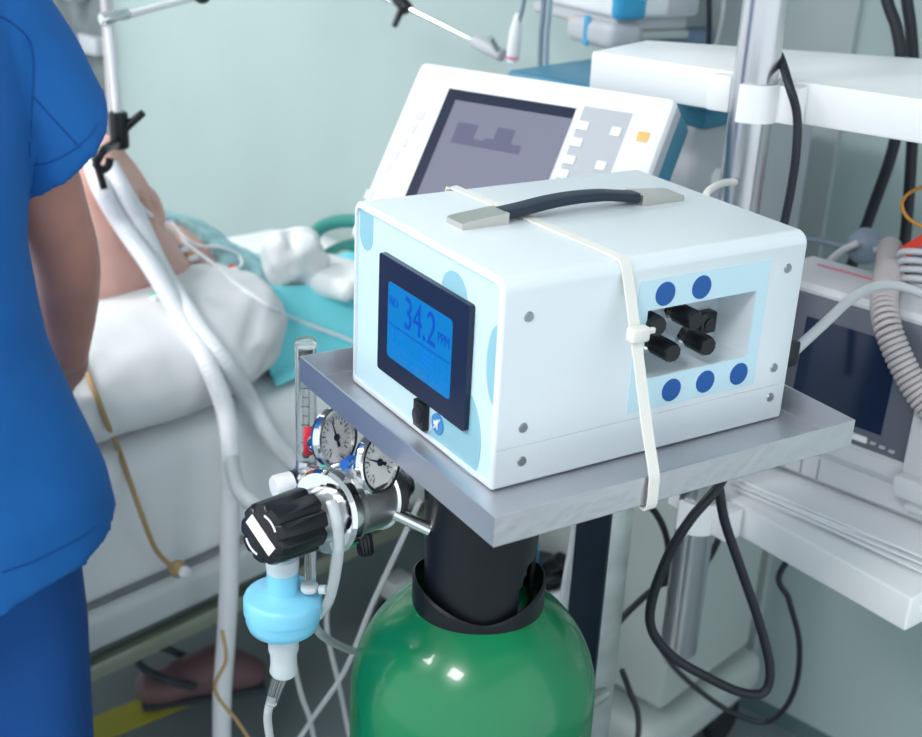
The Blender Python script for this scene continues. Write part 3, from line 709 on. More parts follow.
# ------------------------------------------------------------------ papers and defibrillator monitor on the lower shelf
def onlow(w, b, z): return R(w, b, z)
rnd = random.Random(3)
PN = 7
for k in range(PN):
    zz = .8462+k*.0027; a = [-.03, .02, -.055, .035, -.015, .05, -.035][k]; cw, cb = -.60+rnd.uniform(-.012, .012), 1.478+rnd.uniform(-.012, .008)
    o = MB(); nx = 8; hw, hb_ = .145, .105
    def sheet(z):
        return None
    top, bot = [], []
    e = MB(); vs = {}
    for i in range(nx+1):
        for j in range(nx+1):
            u, v = -1+2*i/nx, -1+2*j/nx
            lift = .0010*max(0, -v)**3*(1+math.sin(u*2+k)) if k < PN-1 else .0014*max(0, -v)**3*(1+u)
            x, y = hw*u, hb_*v; X, Y = x*math.cos(a)-y*math.sin(a), x*math.sin(a)+y*math.cos(a)
            for s, dz in ((0, 0), (1, .0026)): vs[i, j, s] = e.bm.verts.new(R(cw+X, cb+Y, zz+dz+lift))
    for i in range(nx):
        for j in range(nx):
            e.bm.faces.new((vs[i, j, 1], vs[i+1, j, 1], vs[i+1, j+1, 1], vs[i, j+1, 1])); e.bm.faces.new((vs[i, j, 0], vs[i, j+1, 0], vs[i+1, j+1, 0], vs[i+1, j, 0]))
    for i in range(nx):
        for f_ in ((vs[i, 0, 0], vs[i+1, 0, 0], vs[i+1, 0, 1], vs[i, 0, 1]), (vs[i, nx, 0], vs[i, nx, 1], vs[i+1, nx, 1], vs[i+1, nx, 0]), (vs[0, i, 0], vs[0, i, 1], vs[0, i+1, 1], vs[0, i+1, 0]), (vs[nx, i, 0], vs[nx, i+1, 0], vs[nx, i+1, 1], vs[nx, i, 1])): e.bm.faces.new(f_)
    o = e.build('paper_sheaf', PAPER); tag(o, ['lowest sheaf of white paper lying directly on the lower shelf', 'second sheaf of white paper from the bottom of the stack', 'third sheaf of white paper up from the lower shelf', 'middle sheaf of white paper in the shelf stack', 'third sheaf of white paper down from the grey monitor', 'second sheaf of white paper down from the grey monitor', 'topmost sheaf of white paper directly under the grey monitor'][k], 'paper', 'papers on the lower shelf')
DZ = .8462+PN*.0027+.001
df = thing('transport_monitor', R(-.60, 1.43, DZ), TH, 'grey transport monitor with dark screen and coiled cable on the papers of the lower shelf', 'monitor')
def dl(w, b, z): return V((w+.60, b-1.43, z-DZ))
e = MB()
# side profile (b, z) extruded along w
pf = [(1.445, DZ+.002), (1.433, DZ+.012), (1.432, .912), (1.424, .918), (1.418, .928), (1.420, .945), (1.430, .953), (1.433, .960), (1.442, 1.130), (1.447, 1.137), (1.50, 1.148), (1.530, 1.146), (1.545, 1.135), (1.56, DZ+.002)]
e.loft([[dl(w, b, z) for b, z in pf] for w in (-.760, -.44)]); bd = e.build('body', DEFW, df, 30)
bmx = MB(); bmx.box(dl(-.632, 1.4345, 1.037), (.196, .010, .178), .003, 2, M=Matrix.Translation(dl(-.632, 1.4345, 1.041)) @ Matrix.Rotation(math.radians(-3.0), 4, 'X') @ Matrix.Translation(-dl(-.632, 1.4345, 1.041))); bz2 = bmx.build('screen_bezel', DEFB, df)
def face(px, py): P = onb(px, py, 1.43); return V((P.dot(WV)+.60, 0, P.z-DZ))
bq = lambda z: (z+DZ-.960)*.0529+.0022-.006
e = MB(); _c = V((-.642+.60, -.0004, 1.036-DZ)); e.box(_c, (.130, .0016, .124), .0004, 1, M=Matrix.Translation(_c) @ Matrix.Rotation(math.radians(-3.0), 4, 'X') @ Matrix.Translation(-_c)); sd = e.build('display', DEFS, bz2)
e = MB(); q = face(860, 440); e.box(V((q.x, -.0058, .9615-DZ)), (.024, .004, .009), .0018, 2); e.build('long_button', WHITE2, bz2)
e = MB()
for k in range(3): e.box(V((.015+.013*k, -.0056, .9610-DZ-.001*k)), (.008, .004, .004), .001, 1)
e.box(V((-.036, -.0056, .963-DZ)), (.006, .004, .003)); e.build('icon_button', GREYC, bz2)
e = MB(); e.box(dl(-.495, 1.425, .99), (.085, .03, .16), .006, 2); sp = e.build('side_module', DEFW, df)
e = MB(); e.box(dl(-.50, 1.41, .930), (.08, .03, .03), .006, 2); e.box(dl(-.505, 1.422, .905), (.04, .016, .022), .002, 2); e.build('paper_slot', DEFW, df)
e = MB(); e.box(dl(-.67, 1.47, 1.1405), (.12, .003, .0008), M=None); 
e = MB(); pz = lambda b: 1.137+(b-1.447)*.2035
e.loft([[dl(w, b, pz(b)+dz) for b, dz in ((1.494, .0003), (1.498, .0003), (1.498, .0010), (1.494, .0010))] for w in (-.735, -.63)]); e.build('pink_stripe', PINK, bd)
for w_ in (-.68, -.655): 
    e = MB(); e.box(dl(w_, 1.4325, .893), (.0008, .002, .03)); e.build('seam', DEFB, bd)
# coiled handset cable
cpts = [onb(889, 268, 1.50), onb(886, 285, 1.46), onb(884, 305, 1.42), onb(887, 325, 1.400), onb(896, 350, 1.392), onb(908, 375, 1.388), onb(922, 398, 1.386), onb(945, 425, 1.385), onb(975, 440, 1.385)]
P = spline(cpts, 30); L_ = 0; hel = []; t0 = None; nv = None
for i in range(len(P)-1):
    t = (P[i+1]-P[i]); ln = t.length; t.normalize()
    nv = t.orthogonal().normalized() if nv is None else (nv-t*nv.dot(t)).normalized(); bn = t.cross(nv)
    st = 4
    for k in range(st):
        ph = (L_+ln*k/st)/.0074*2*PI; hel.append(P[i]+t*(ln*k/st)+nv*(.0135*math.cos(ph))+bn*(.0135*math.sin(ph)))
    L_ += ln
e = MB(); e.tube(hel, .0036, 7, 0); o = e.build('coiled_cable', COIL, None, 80); tag(o, 'pinkish grey coiled cable hanging over the dark screen of the transport monitor', 'cable')
ss = thing('cable_sleeve', onb(888, 262, 1.52), 0, 'smooth pinkish end sleeve of the coiled cable lying on the transport monitor', 'cable sleeve')
MB().tube([onb(890, 248, 1.56), onb(889, 262, 1.52), onb(886, 280, 1.475)], .0165, 16).build('sleeve', COIL, ss, world=True)
# red and violet pouch with grey cable coils
ph_ = thing('cable_pouch', onb(925, 285, 1.56), TH, 'red pouch with violet side lying on the transport monitor by the grey cable coils', 'pouch')
q0 = onb(925, 285, 1.56)
def QP(px, py, b): return onb(px, py, b)
e = MB(); M_ = ph_.matrix_world.copy()
fr_ = [QP(896, 268, 1.52), QP(898, 249, 1.54), QP(925, 232, 1.56), QP(960, 225, 1.56), QP(965, 300, 1.52), QP(898, 290, 1.51)]
e.loft([fr_, [p+BV*.05+V((0, 0, .004)) for p in fr_]]); e.build('pouch_body', REDB, ph_, world=True)
fr_ = [QP(905, 262, 1.515), QP(928, 240, 1.53), QP(960, 236, 1.53), QP(960, 262, 1.515)]
e = MB(); e.loft([fr_, [p+BV*.02 for p in fr_]]); e.build('violet_side', PURP, ph_, world=True)
for k in range(4):
    c = onb(930, 262+k*9, 1.500-.004*k); pts = [c+WV*(.040*math.cos(a))+V((0, 0, 1))*(.011*math.sin(a))+BV*(.004*math.sin(a*2)) for a in [2*PI*j/20 for j in range(19)]]
    o = MB().tube(pts, .0042, 10, 4).build('cable_loop', GREYC, None, 80); tag(o, ['topmost grey cable loop hanging in front of the red pouch', 'second grey cable loop from the top on the red pouch', 'third grey cable loop from the top on the red pouch', 'lowest grey cable loop on the red pouch'][k], 'cable', 'grey cable loops at the pouch')
# big pale cable from the plug of the analyser over the transport monitor
tubeobj('power_cable', [A(BD+.018, .012, .062+Z0), at(826, 322, 1.18), at(850, 300, 1.23), at(874, 287, 1.28), at(898, 286, 1.30), at(925, 295, 1.31), at(955, 310, 1.32)], .0052, GREYC, 'thick pale grey cable running from the analyser plug to the right edge', 'cable', seg=16)
# grey ball transducer with cables
tb = thing('transducer', onb(865, 247, 1.62), 0, 'round slate grey transducer hanging in its cables before the black hoses', 'transducer')
c = onb(865, 246, 1.62); ct = (CAM-c).normalized()
MB().lathe([(.0, -.012), (.020, -.010), (.026, -.003), (.026, .004), (.021, .012), (.010, .016), (.0, .017)], c, ct, 36).build('disc', SLATE, tb, 60, world=True)
MB().cyl(c+ct*.012, c+ct*.012+WV*-.02+V((0, 0, .0)), .007).build('outlet', SLATE, tb, world=True)
tubeobj('transducer_cable', [onb(790, 240, 1.60), onb(815, 240, 1.60), onb(840, 246, 1.60), onb(856, 249, 1.60)], .0045, SLATE, 'slate cable from behind the analyser to the round transducer', 'cable')
tubeobj('transducer_cable', [onb(818, 276, 1.58), onb(828, 263, 1.58), onb(843, 250, 1.585), onb(858, 243, 1.595)], .0050, GREYC, 'grey cable rising from the transport monitor to the round transducer', 'cable')
tubeobj('transducer_cable', [onb(875, 250, 1.61), onb(890, 250, 1.60), onb(903, 252, 1.57)], .0042, GREYC, 'short grey cable from the round transducer to the red pouch', 'cable')
# grey bag behind the analyser on the right
# black hoses behind shelves
tubeobj('black_hose', [onb(866, -80, 1.80), onb(887, 0, 1.80), onb(897, 30, 1.80), onb(901, 70, 1.80), onb(895, 140, 1.80), onb(872, 210, 1.80), onb(846, 282, 1.79), onb(830, 340, 1.77)], .0088, RUBBER, 'black hose behind the shelf slanting down to the left', 'hose', 'black hoses behind the shelves', seg=16)
tubeobj('black_hose', [onb(898, -80, 1.84), onb(907, 0, 1.84), onb(911, 30, 1.84), onb(914, 80, 1.84), onb(912, 145, 1.84), onb(906, 230, 1.84), onb(899, 275, 1.83), onb(890, 350, 1.81)], .0088, RUBBER, 'black hose behind the shelf dropping straight down behind the red pouch', 'hose', 'black hoses behind the shelves', seg=16)
tubeobj('orange_wire', [onb(960, 175, 1.55), onb(925, 186, 1.55), onb(908, 194, 1.55), onb(902, 205, 1.55), onb(908, 218, 1.55), onb(925, 228, 1.55), onb(950, 236, 1.55)], .0022, OWIRE, 'thin orange wire looping over the red pouch at right', 'wire')
# black cable on the steel pole
tubeobj('black_cable', [at(764, 44, 1.535), at(772, 47, 1.525), at(780, 57, 1.50), at(789, 85, 1.46), at(797, 115, 1.455), at(796, 155, 1.45), at(790, 195, 1.45), at(783, 230, 1.45), at(775, 280, 1.44), at(765, 330, 1.44), at(745, 420, 1.42)], .0052, RUBBER, 'black cable hanging along the right side of the steel pole', 'cable', seg=14)
tubeobj('black_cable', [at(728, 470, 1.30), at(714, 492, 1.27), at(690, 520, 1.26), at(668, 556, 1.26), at(652, 600, 1.26), at(652, 630, 1.26), at(672, 656, 1.265), at(705, 676, 1.27), at(740, 692, 1.28), at(764, 692, 1.29), at(770, 668, 1.295), at(760, 625, 1.30), at(742, 572, 1.30), at(725, 522, 1.30), at(719, 488, 1.30), at(716, 470, 1.31)], .0060, RUBBER, 'thick black cable hanging in a wide loop below the tray in front of the pole', 'cable', seg=14)
tubeobj('black_cable', [R(-.66, 1.60, .805), at(783, 567, 1.62), at(789, 600, 1.62), at(799, 640, 1.62), at(797, 680, 1.63), at(785, 708, 1.64), at(765, 722, 1.66), at(735, 714, 1.68), at(705, 695, 1.70), at(675, 668, 1.72), at(655, 640, 1.74)], .0046, RUBBER, 'thin black cable sagging from under the lower shelf behind the loop', 'cable', seg=12)
tubeobj('black_cable', [at(640, 500, 1.5), at(655, 512, 1.52), at(666, 535, 1.55), at(668, 560, 1.56), at(664, 585, 1.56)], .0048, RUBBER, 'short black cable arching just left of the pole under the tray', 'cable', seg=12)
tubeobj('black_cable', [at(612, 630, 1.52), at(632, 608, 1.55), at(660, 585, 1.58), at(700, 567, 1.60), at(716, 545, 1.60), at(722, 520, 1.60), at(722, 490, 1.58)], .0050, RUBBER, 'black cable passing behind the lower end of the steel pole', 'cable', seg=12)
tubeobj('black_cable', [at(622, 670, 1.55), at(630, 692, 1.55), at(638, 715, 1.54), at(636, 745, 1.52), at(620, 775, 1.50)], .0046, RUBBER, 'black cable dangling right of the square post near the floor', 'cable', seg=12)
# ------------------------------------------------------------------ hospital bed
BW0, BW1, BB0, BB1 = -2.40, -1.535, -.05, 1.93
hbd = thing('hospital_bed', R((BW0+BW1)/2, (BB0+BB1)/2, 0), TH, 'hospital bed with white painted side rail and dark underside', 'bed')
bc = V(((BW0+BW1)/2, (BB0+BB1)/2, 0))
def bl(w, b, z): return V((w-bc.x, b-bc.y, z))
e = MB(); e.box(bl(bc.x, bc.y, .468), (.83, 1.94, .055), .01, 2); e.build('platform', BEDW, hbd)
e = MB(); e.box(bl(BW1+.012, bc.y, .474), (.035, 1.98, .062), .012, 3); e.build('side_rail', BEDW, hbd)
e = MB(); e.box(bl(BW0-.012, bc.y, .474), (.035, 1.98, .062), .012, 3); e.build('side_rail', BEDW, hbd)
e = MB(); e.box(bl(BW1-.035, bc.y, .365), (.03, 1.75, .034), .006, 2); e.build('lower_rail', BEDG, hbd)
e = MB(); e.box(bl(BW0+.035, bc.y, .365), (.03, 1.75, .034), .006, 2); e.build('lower_rail', BEDG, hbd)
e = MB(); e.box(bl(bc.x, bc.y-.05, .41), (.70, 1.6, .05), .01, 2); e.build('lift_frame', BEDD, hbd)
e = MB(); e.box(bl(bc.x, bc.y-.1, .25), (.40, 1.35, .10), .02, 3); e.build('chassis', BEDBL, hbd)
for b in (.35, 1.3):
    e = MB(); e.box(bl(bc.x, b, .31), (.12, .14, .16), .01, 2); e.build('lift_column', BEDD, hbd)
for w in (-2.3, -1.64):
    for b in (.12, 1.62):
        q = bl(w, b, 0); f = MB().cyl(q+V((-.016, 0, .07)), q+V((.016, 0, .07)), .07, bev=.006).build('caster', RUBBER, hbd)
        e = MB(); e.box(q+V((0, 0, .155)), (.05, .06, .05), .006, 2); e.build('caster_fork', BEDW, f)
e = MB(); e.box(bl(bc.x, BB0-.02, .62), (.86, .03, .38), .02, 3); e.build('footboard', BEDW, hbd)
e = MB(); e.box(bl(bc.x, BB1+.03, .57), (.80, .03, .30), .02, 3); e.build('headboard', BEDW, hbd)
# mattress in a white sheet
mt = MB(); mt.box((0, 0, 0), (.85, 1.94, .25), .05, 4)
bmesh.ops.subdivide_edges(mt.bm, edges=[ed for ed in mt.bm.edges if ed.calc_length() > .2], cuts=14, use_grid_fill=True)
bmesh.ops.subdivide_edges(mt.bm, edges=[ed for ed in mt.bm.edges if ed.calc_length() > .2], cuts=40, use_grid_fill=True)
mc = R(bc.x, bc.y, .4975+.125)
for v in mt.bm.verts:
    x, y, z = v.co
    if x > .36 and z < .10:   # near side: slack sheet with long lengthwise folds
        f = math.sin((z+.125)*95+noise.noise(V((0, y*1.5, 2)))*2.2)*.0035*max(0, min(1, (.06-z)/.1)) + noise.noise(V((y*2.2, z*3, 4)))*.010
        v.co.x += f + .012*max(0, (.05-z)/.17)
    if z > .08: v.co.z += noise.noise(V((x*6, y*6, 0)))*.007
bmesh.ops.transform(mt.bm, matrix=Matrix.Translation(mc) @ Matrix.Rotation(TH, 4, 'Z'), verts=mt.bm.verts[:])
o = mt.build('mattress', SHEET, None, 60); tag(o, 'thick mattress in a white sheet lying on the hospital bed', 'mattress')
MT = .7475
# cyan absorbent pad over the mattress by the bundle
def cloth(name, m, fn, nu, nv, th, label, cat, amp=.0, sc=10, seed=0):
    e = MB(); g_ = [[e.bm.verts.new(fn(i/nu, j/nv)) for j in range(nv+1)] for i in range(nu+1)]
    for i in range(nu):
        for j in range(nv): e.bm.faces.new((g_[i][j], g_[i+1][j], g_[i+1][j+1], g_[i][j+1]))
    if amp: e.disp(amp, sc, seed)
    o = e.build(name, m, None, 70); bake(o, [('SOLIDIFY', dict(thickness=th, offset=1)), ('SUBSURF', dict(levels=1))]); tag(o, label, cat); return o
def padf(u, v):
    b = 1.24+.54*u+.03*min(1, v/.4)+.14*max(0, v-.72)/.28*(1-u); k = max(0, b-1.22); cw = -1.965+.46*k
    if v < .35:
        w = -1.57-.30*k*0-(v/.35)*.05; z = MT+.010+.005*math.sin(u*9)
    else:
        a = math.radians(-2+92*(.36+.64*min(1, max(0, u-.02)/.42))*(v-.35)/.65); w = cw+.224*math.cos(a); q_ = min(1, k/.34); q_ = q_*q_*(3-2*q_); z = .872-.120*q_+.122*math.sin(a)
        z = max(z, MT+.010)
    return R(w, b, z+.004*math.sin(u*7+v*5))
pad_ = cloth('absorbent_pad', PAD, padf, 20, 22, .004, 'bright cyan absorbent pad spread on the bed beside the white blanket bundle', 'pad', .004, 9, 2)
# padded blanket bundle over the legs
e = MB(); rings = []; nb = 64; n2 = 56
CW, WR, HR = -1.745, .235, .090
for i in range(nb+1):
    t = i/nb; b = .22+t*(1.365-.22)
    q = max(0, (t-.80)/.20); en = math.sqrt(max(0.0, 1-q**2.6)) if t > .80 else 1
    q0 = max(0, (.08-t)/.08); en *= math.sqrt(max(.0, 1-q0**2))
    en = max(en, .02); ring = []
    up = .012*math.sin(t*7)
    for k in range(n2):
        a = 2*PI*k/n2; c, s = math.cos(a), math.sin(a)
        x = abs(c)**.8*math.copysign(1, c); y = abs(s)**.85*math.copysign(1, s)
        rad = 1+.05*noise.noise(V((t*5, math.cos(a)*1.2, math.sin(a)*1.2)))
        ang = math.atan2(s, c)
        cre = .0
        if t > .40: cre = -.045*max(0, 1-abs(math.sin((t*11.)+1.6*noise.noise(V((c*2, s*2, 3))))*4))*(1 if s > -.4 else .3)-.05*max(0, 1-abs(math.sin(a*2.2+t*6))*7)*(t-.4)
        rr_ = rad+cre
        z = MT+.010+HR*(1+y*en*rr_)+up*en - .0
        ww = CW+WR*x*en*rr_-.06*q; ring.append(R(ww, b, max(z, MT+.004-max(0, ww+1.58)*.9)))
    rings.append(ring)
e.loft(rings); e.disp(.006, 12, 5); e.disp(.003, 30, 8)
for v in e.bm.verts: v.co.z = max(v.co.z, MT+.003-max(0, v.co.dot(WV)+1.58)*.9)
o = e.build('blanket_bundle', LINEN, None, 75); bundle = o; bake(o, [('SUBSURF', dict(levels=1))]); tag(o, 'puffy white padded blanket rolled in a big bundle over the patient legs on the bed', 'blanket')
# pillow
pl2 = MB(); pl2.box((0, 0, 0), (.46, .30, .075), .035, 5); pl2.subdiv(1); pl2.disp(.012, 9, 4)
bmesh.ops.transform(pl2.bm, matrix=Matrix.Translation(R(-1.76, 1.765, MT+.040)) @ Matrix.Rotation(TH, 4, 'Z'), verts=pl2.bm.verts[:])
o = pl2.build('pillow', SHEET, None, 70); tag(o, 'white pillow at the head of the bed behind the gauze bundle', 'pillow')
# gauze bundle
gz = MB(); gz.ball((0, 0, 0), (.052, .060, .062), 32, 20); gz.disp(.020, 15, 2); gz.disp(.008, 45, 6)
gc = onw(292, 259, -1.735); bmesh.ops.transform(gz.bm, matrix=Matrix.Translation(gc) @ Matrix.Rotation(TH+.3, 4, 'Z'), verts=gz.bm.verts[:])
o = gz.build('gauze_bundle', GAUZE, None, 80); tag(o, 'crumpled white gauze bundle lying beside the patient chest above the cyan pad', 'gauze')

tw = MB(); tw.box((0, 0, 0), (.16, .13, .05), .022, 4); tw.subdiv(1); tw.disp(.010, 14, 6)
bmesh.ops.transform(tw.bm, matrix=Matrix.Translation(onw(334, 277, -1.70)) @ Matrix.Rotation(TH+.2, 4, 'Z'), verts=tw.bm.verts[:])
o = tw.build('folded_towel', GAUZE, None, 80); tag(o, 'flat folded white towel between the gauze bundle and the analyser', 'towel')

# ------------------------------------------------------------------ people: bodies are one fused continuous surface
def cap_chain(mb, pts, seg=20):
    """tapered limb through (point, radius) joints, rounded at the ends"""
    P = [V(p) for p, r in pts]; Rr = [r for p, r in pts]
    sp = spline(P, 6); rs = spline([V((r, 0, 0)) for r in Rr], 6); rs = [v.x for v in rs] if len(P) > 2 else Rr
    t0 = (sp[1]-sp[0]).normalized(); t1 = (sp[-1]-sp[-2]).normalized()
    A_, Rd = [], []
    for k in range(4): a = PI/2*(k/4); A_.append(sp[0]-t0*rs[0]*math.cos(a)); Rd.append(max(rs[0]*math.sin(a), rs[0]*.08))
    A_ += sp; Rd += rs
    for k in range(3, -1, -1): a = PI/2*(k/4); A_.append(sp[-1]+t1*rs[-1]*math.cos(a)); Rd.append(max(rs[-1]*math.sin(a), rs[-1]*.08))
    n = t0.orthogonal().normalized(); rings = []
    for i, p in enumerate(A_):
        t = t0 if i < 4 else t1 if i >= len(A_)-4 else (sp[min(i-4+1, len(sp)-1)]-sp[max(i-4-1, 0)]).normalized()
        n = (n-t*n.dot(t)).normalized(); bn = t.cross(n)
        rings.append([p+n*(Rd[i]*math.cos(2*PI*k/seg))+bn*(Rd[i]*math.sin(2*PI*k/seg)) for k in range(seg)])
    mb.loft(rings)
def ell_loft(mb, secs, seg=40, pw=1.):
    """sections: (center, xaxis vec, yaxis vec)"""
    rings = []
    for c, xa, ya in secs:
        rings.append([V(c)+V(xa)*(abs(math.cos(a))**pw*math.copysign(1, math.cos(a)))+V(ya)*(abs(math.sin(a))**pw*math.copysign(1, math.sin(a))) for a in [2*PI*k/seg for k in range(seg)]])
    mb.loft(rings)
def fuse(mb, name, m, parent, vox, smooth=4, world=False):
    o = mb.build(name, m, parent, 180, world=world)
    bake(o, [('REMESH', dict(mode='VOXEL', voxel_size=vox)), ('SMOOTH', dict(factor=.5, iterations=smooth))])
    return o
def hand(mb, wrist, d, up, side, s=1., curl=.5, sp=1., fr_=1.):
    """palm, four unequal bent fingers and a thumb; d = finger direction, up = back of the hand, side = thumb side"""
    d = V(d).normalized(); up = V(up); up = (up-d*up.dot(d)).normalized(); side = V(side); side = (side-d*side.dot(d)-up*side.dot(up)).normalized()
    w = V(wrist)
    for k, off in enumerate((-.030, -.010, .010, .030)):
        cap_chain(mb, [(w+side*off*.6*s, .017*s), (w+d*.045*s+side*off*s, .015*s), (w+d*.088*s+side*off*1.05*s, .0115*s)], 14)
    for k, (off, ln) in enumerate(((-.033, .060), (-.011, .076), (.011, .080), (.033, .070))):
        off *= sp; b0 = w+d*.085*s+side*off*1.08*s; a = 0; pts = [(b0, .0098*s*fr_)]; p = b0
        for j, fr in enumerate((.45, .32, .23)):
            a += curl*(.55+.25*j); dd = d*math.cos(a)-up*math.sin(a)+side*(off*.8); p = p+dd.normalized()*ln*fr*s; pts.append((p, (.0092-.0010*j)*s*fr_))
        cap_chain(mb, pts, 12)
    tb_ = w+d*.025*s+side*.030*s; t1 = tb_+(d*.6+side*.75-up*.25).normalized()*.040*s; t2 = t1+(d*.85+side*.35-up*.4).normalized()*.030*s
    cap_chain(mb, [(tb_, .0135*s), (t1, .0115*s), (t2, .009*s)], 12)
def head(mb, c, up, fw, s=1.):
    up = V(up).normalized(); fw = V(fw); fw = (fw-up*fw.dot(up)).normalized(); rt = fw.cross(up); c = V(c)
    def P(x, y, z): return c+rt*x*s+fw*y*s+up*z*s
    secs = []
    for z, rx, ry, oy in ((-.115, .030, .035, .035), (-.105, .045, .055, .025), (-.08, .058, .075, .012), (-.04, .068, .090, .0), (0, .075, .098, -.004), (.04, .078, .100, -.008), (.075, .068, .088, -.010), (.098, .048, .062, -.010), (.110, .02, .03, -.010)):
        secs.append((P(0, oy, z), rt*rx*s, fw*ry*s))
    ell_loft(mb, secs, 32)
    cap_chain(mb, [(P(0, .092, .012), .008*s), (P(0, .106, -.018), .011*s), (P(0, .112, -.030), .012*s)], 12)      # nose
    for x in (-.012, .012): cap_chain(mb, [(P(x, .098, -.034), .007*s), (P(x*.6, .098, -.036), .007*s)], 10)
    cap_chain(mb, [(P(-.022, .082, -.062), .006*s), (P(0, .092, -.060), .008*s), (P(.022, .082, -.062), .006*s)], 10)   # lips
    for x in (-1, 1):
        cap_chain(mb, [(P(.012*x, .090, .024), .007*s), (P(.034*x, .088, .028), .008*s), (P(.055*x, .070, .022), .007*s)], 10)   # brows
        cap_chain(mb, [(P(.076*x, -.006, .020), .007*s), (P(.086*x, -.016, .012), .010*s), (P(.080*x, -.006, -.022), .007*s)], 10)  # ears
    return P

# ---- nurse: stands with back to us, right arm reaching down to the bundle
NZ = R(-1.344, .504, 0)
nu = thing('person', (NZ.x, NZ.y, 0), math.radians(47.5), 'person in blue scrubs standing at left with one bare arm reaching down', 'person')
EL = V((.250, .035, 1.165)); WRP = V((.285, .105, .985)); SHR = V((.145, -.010, 1.42))
b = MB()
ell_loft(b, [((0, 0, .86), (.165, 0, 0), (0, .115, 0)), ((0, 0, .95), (.170, 0, 0), (0, .12, 0)), ((0, .01, 1.08), (.145, 0, 0), (0, .10, 0)), ((0, .0, 1.25), (.165, 0, 0), (0, .11, 0)), ((0, -.005, 1.38), (.150, 0, 0), (0, .10, 0)), ((0, -.01, 1.45), (.095, 0, 0), (0, .068, 0)), ((0, 0, 1.52), (.06, 0, 0), (0, .055, 0))])
for x in (-1, 1):
    cap_chain(b, [((.09*x, 0, .88), .095), ((.098*x, .005, .66), .078), ((.10*x, .01, .49), .056), ((.10*x, -.01, .32), .056), ((.10*x, -.015, .10), .038)])
    cap_chain(b, [((.10*x, -.03, .045), .04), ((.105*x, .06, .035), .036), ((.11*x, .16, .028), .026)])
    cap_chain(b, [((.08*x, -.01, 1.43), .055), ((.140*x, -.01, 1.42), .050)])
cap_chain(b, [(SHR, .052), ((.195, .008, 1.30), .050), (EL, .045), ((.272, .072, 1.080), .043), (WRP, .030)])
cap_chain(b, [((-.145, -.01, 1.42), .052), ((-.200, .0, 1.30), .050), ((-.250, .03, 1.16), .045), ((-.25, .16, 1.06), .042), ((-.22, .26, 1.01), .029)])
cap_chain(b, [((0, -.005, 1.47), .062), ((0, .01, 1.57), .056), ((0, .02, 1.62), .056)])
hand(b, WRP+V((0, .008, -.014)), V((.0, .62, -.62)), V((.2, .6, .6)), V((-1, 0, 0)), 1.0, .35)
hand(b, V((-.22, .27, 1.005)), V((.15, .9, -.35)), V((0, .3, 1)), V((1, 0, 0)), 1.0, .35)
head(b, (0, .045, 1.71), (0, .12, 1), (0, 1, -.15))
body = fuse(b, 'body', SKIN, nu, .0065, 5)
# scrub top
s_ = MB()
ell_loft(s_, [((0.005, -.016, .835), (.252, 0, .010), (0, .172, .012)), ((0.005, -.014, .90), (.243, 0, 0), (0, .166, 0)), ((0.004, -.010, .98), (.218, 0, 0), (0, .152, 0)), ((0, -.005, 1.08), (.190, 0, 0), (0, .136, 0)), ((0, -.003, 1.20), (.176, 0, 0), (0, .130, 0)), ((0, -.005, 1.32), (.192, 0, 0), (0, .130, 0)), ((0, -.008, 1.42), (.180, 0, 0), (0, .114, 0)), ((0, -.01, 1.475), (.145, 0, 0), (0, .090, 0)), ((0, -.008, 1.51), (.088, 0, 0), (0, .070, 0))], 56)
for x in (-1, 1):
    ax = [V((.08*x, -.008, 1.42)), V((.138*x, -.008, 1.42)), V((.178*x, .0, 1.370)), V((.216*x, .006, 1.32)), V((.238*x, .010, 1.280))]
    rad = [.070, .072, .075, .082, .088]; secs = []
    for i, (p, r) in enumerate(zip(ax, rad)):
        t = (ax[min(i+1, 4)]-ax[max(i-1, 0)]).normalized(); t = (t+V((.28*x, 0, 0))).normalized() if i > 2 else t; u = V((0, 1, 0)); u = (u-t*u.dot(t)).normalized(); v = t.cross(u); secs.append((p, v*r*.86, u*r))
    ell_loft(s_, secs, 36)
shirt = fuse(s_, 'scrub_top', SCRUB, nu, .0055, 10)
for v in shirt.data.vertices:   # soft cloth folds
    c = v.co; n = v.normal
    f = noise.noise(V((c.x*7, c.y*7, c.z*2.2)))*.010*min(1, max(0, (1.36-c.z)/.25)) + noise.noise(c*16)*.0025
    if abs(c.x) > .17 and c.z > 1.2: f += .004*math.sin(c.z*42+c.y*30)
    v.co = c + n*f*.8
for p in shirt.data.polygons: p.use_smooth = True
for m_ in (body, shirt):   # tall build: raise the upper body
    for v in m_.data.vertices: v.co.z += .065*min(1, max(0, (v.co.z-1.20)/.22))
def ring_on(mb, secf, zs): pass
# stitched hems
e = MB()
ell_loft(e, [((0, -.012, .858), (.2265, 0, .010), (0, .1595, .012)), ((0, -.012, .861), (.2262, 0, .010), (0, .1592, .012))], 56); e.build('hem_stitching', STITCH, shirt) if False else e.bm.free()
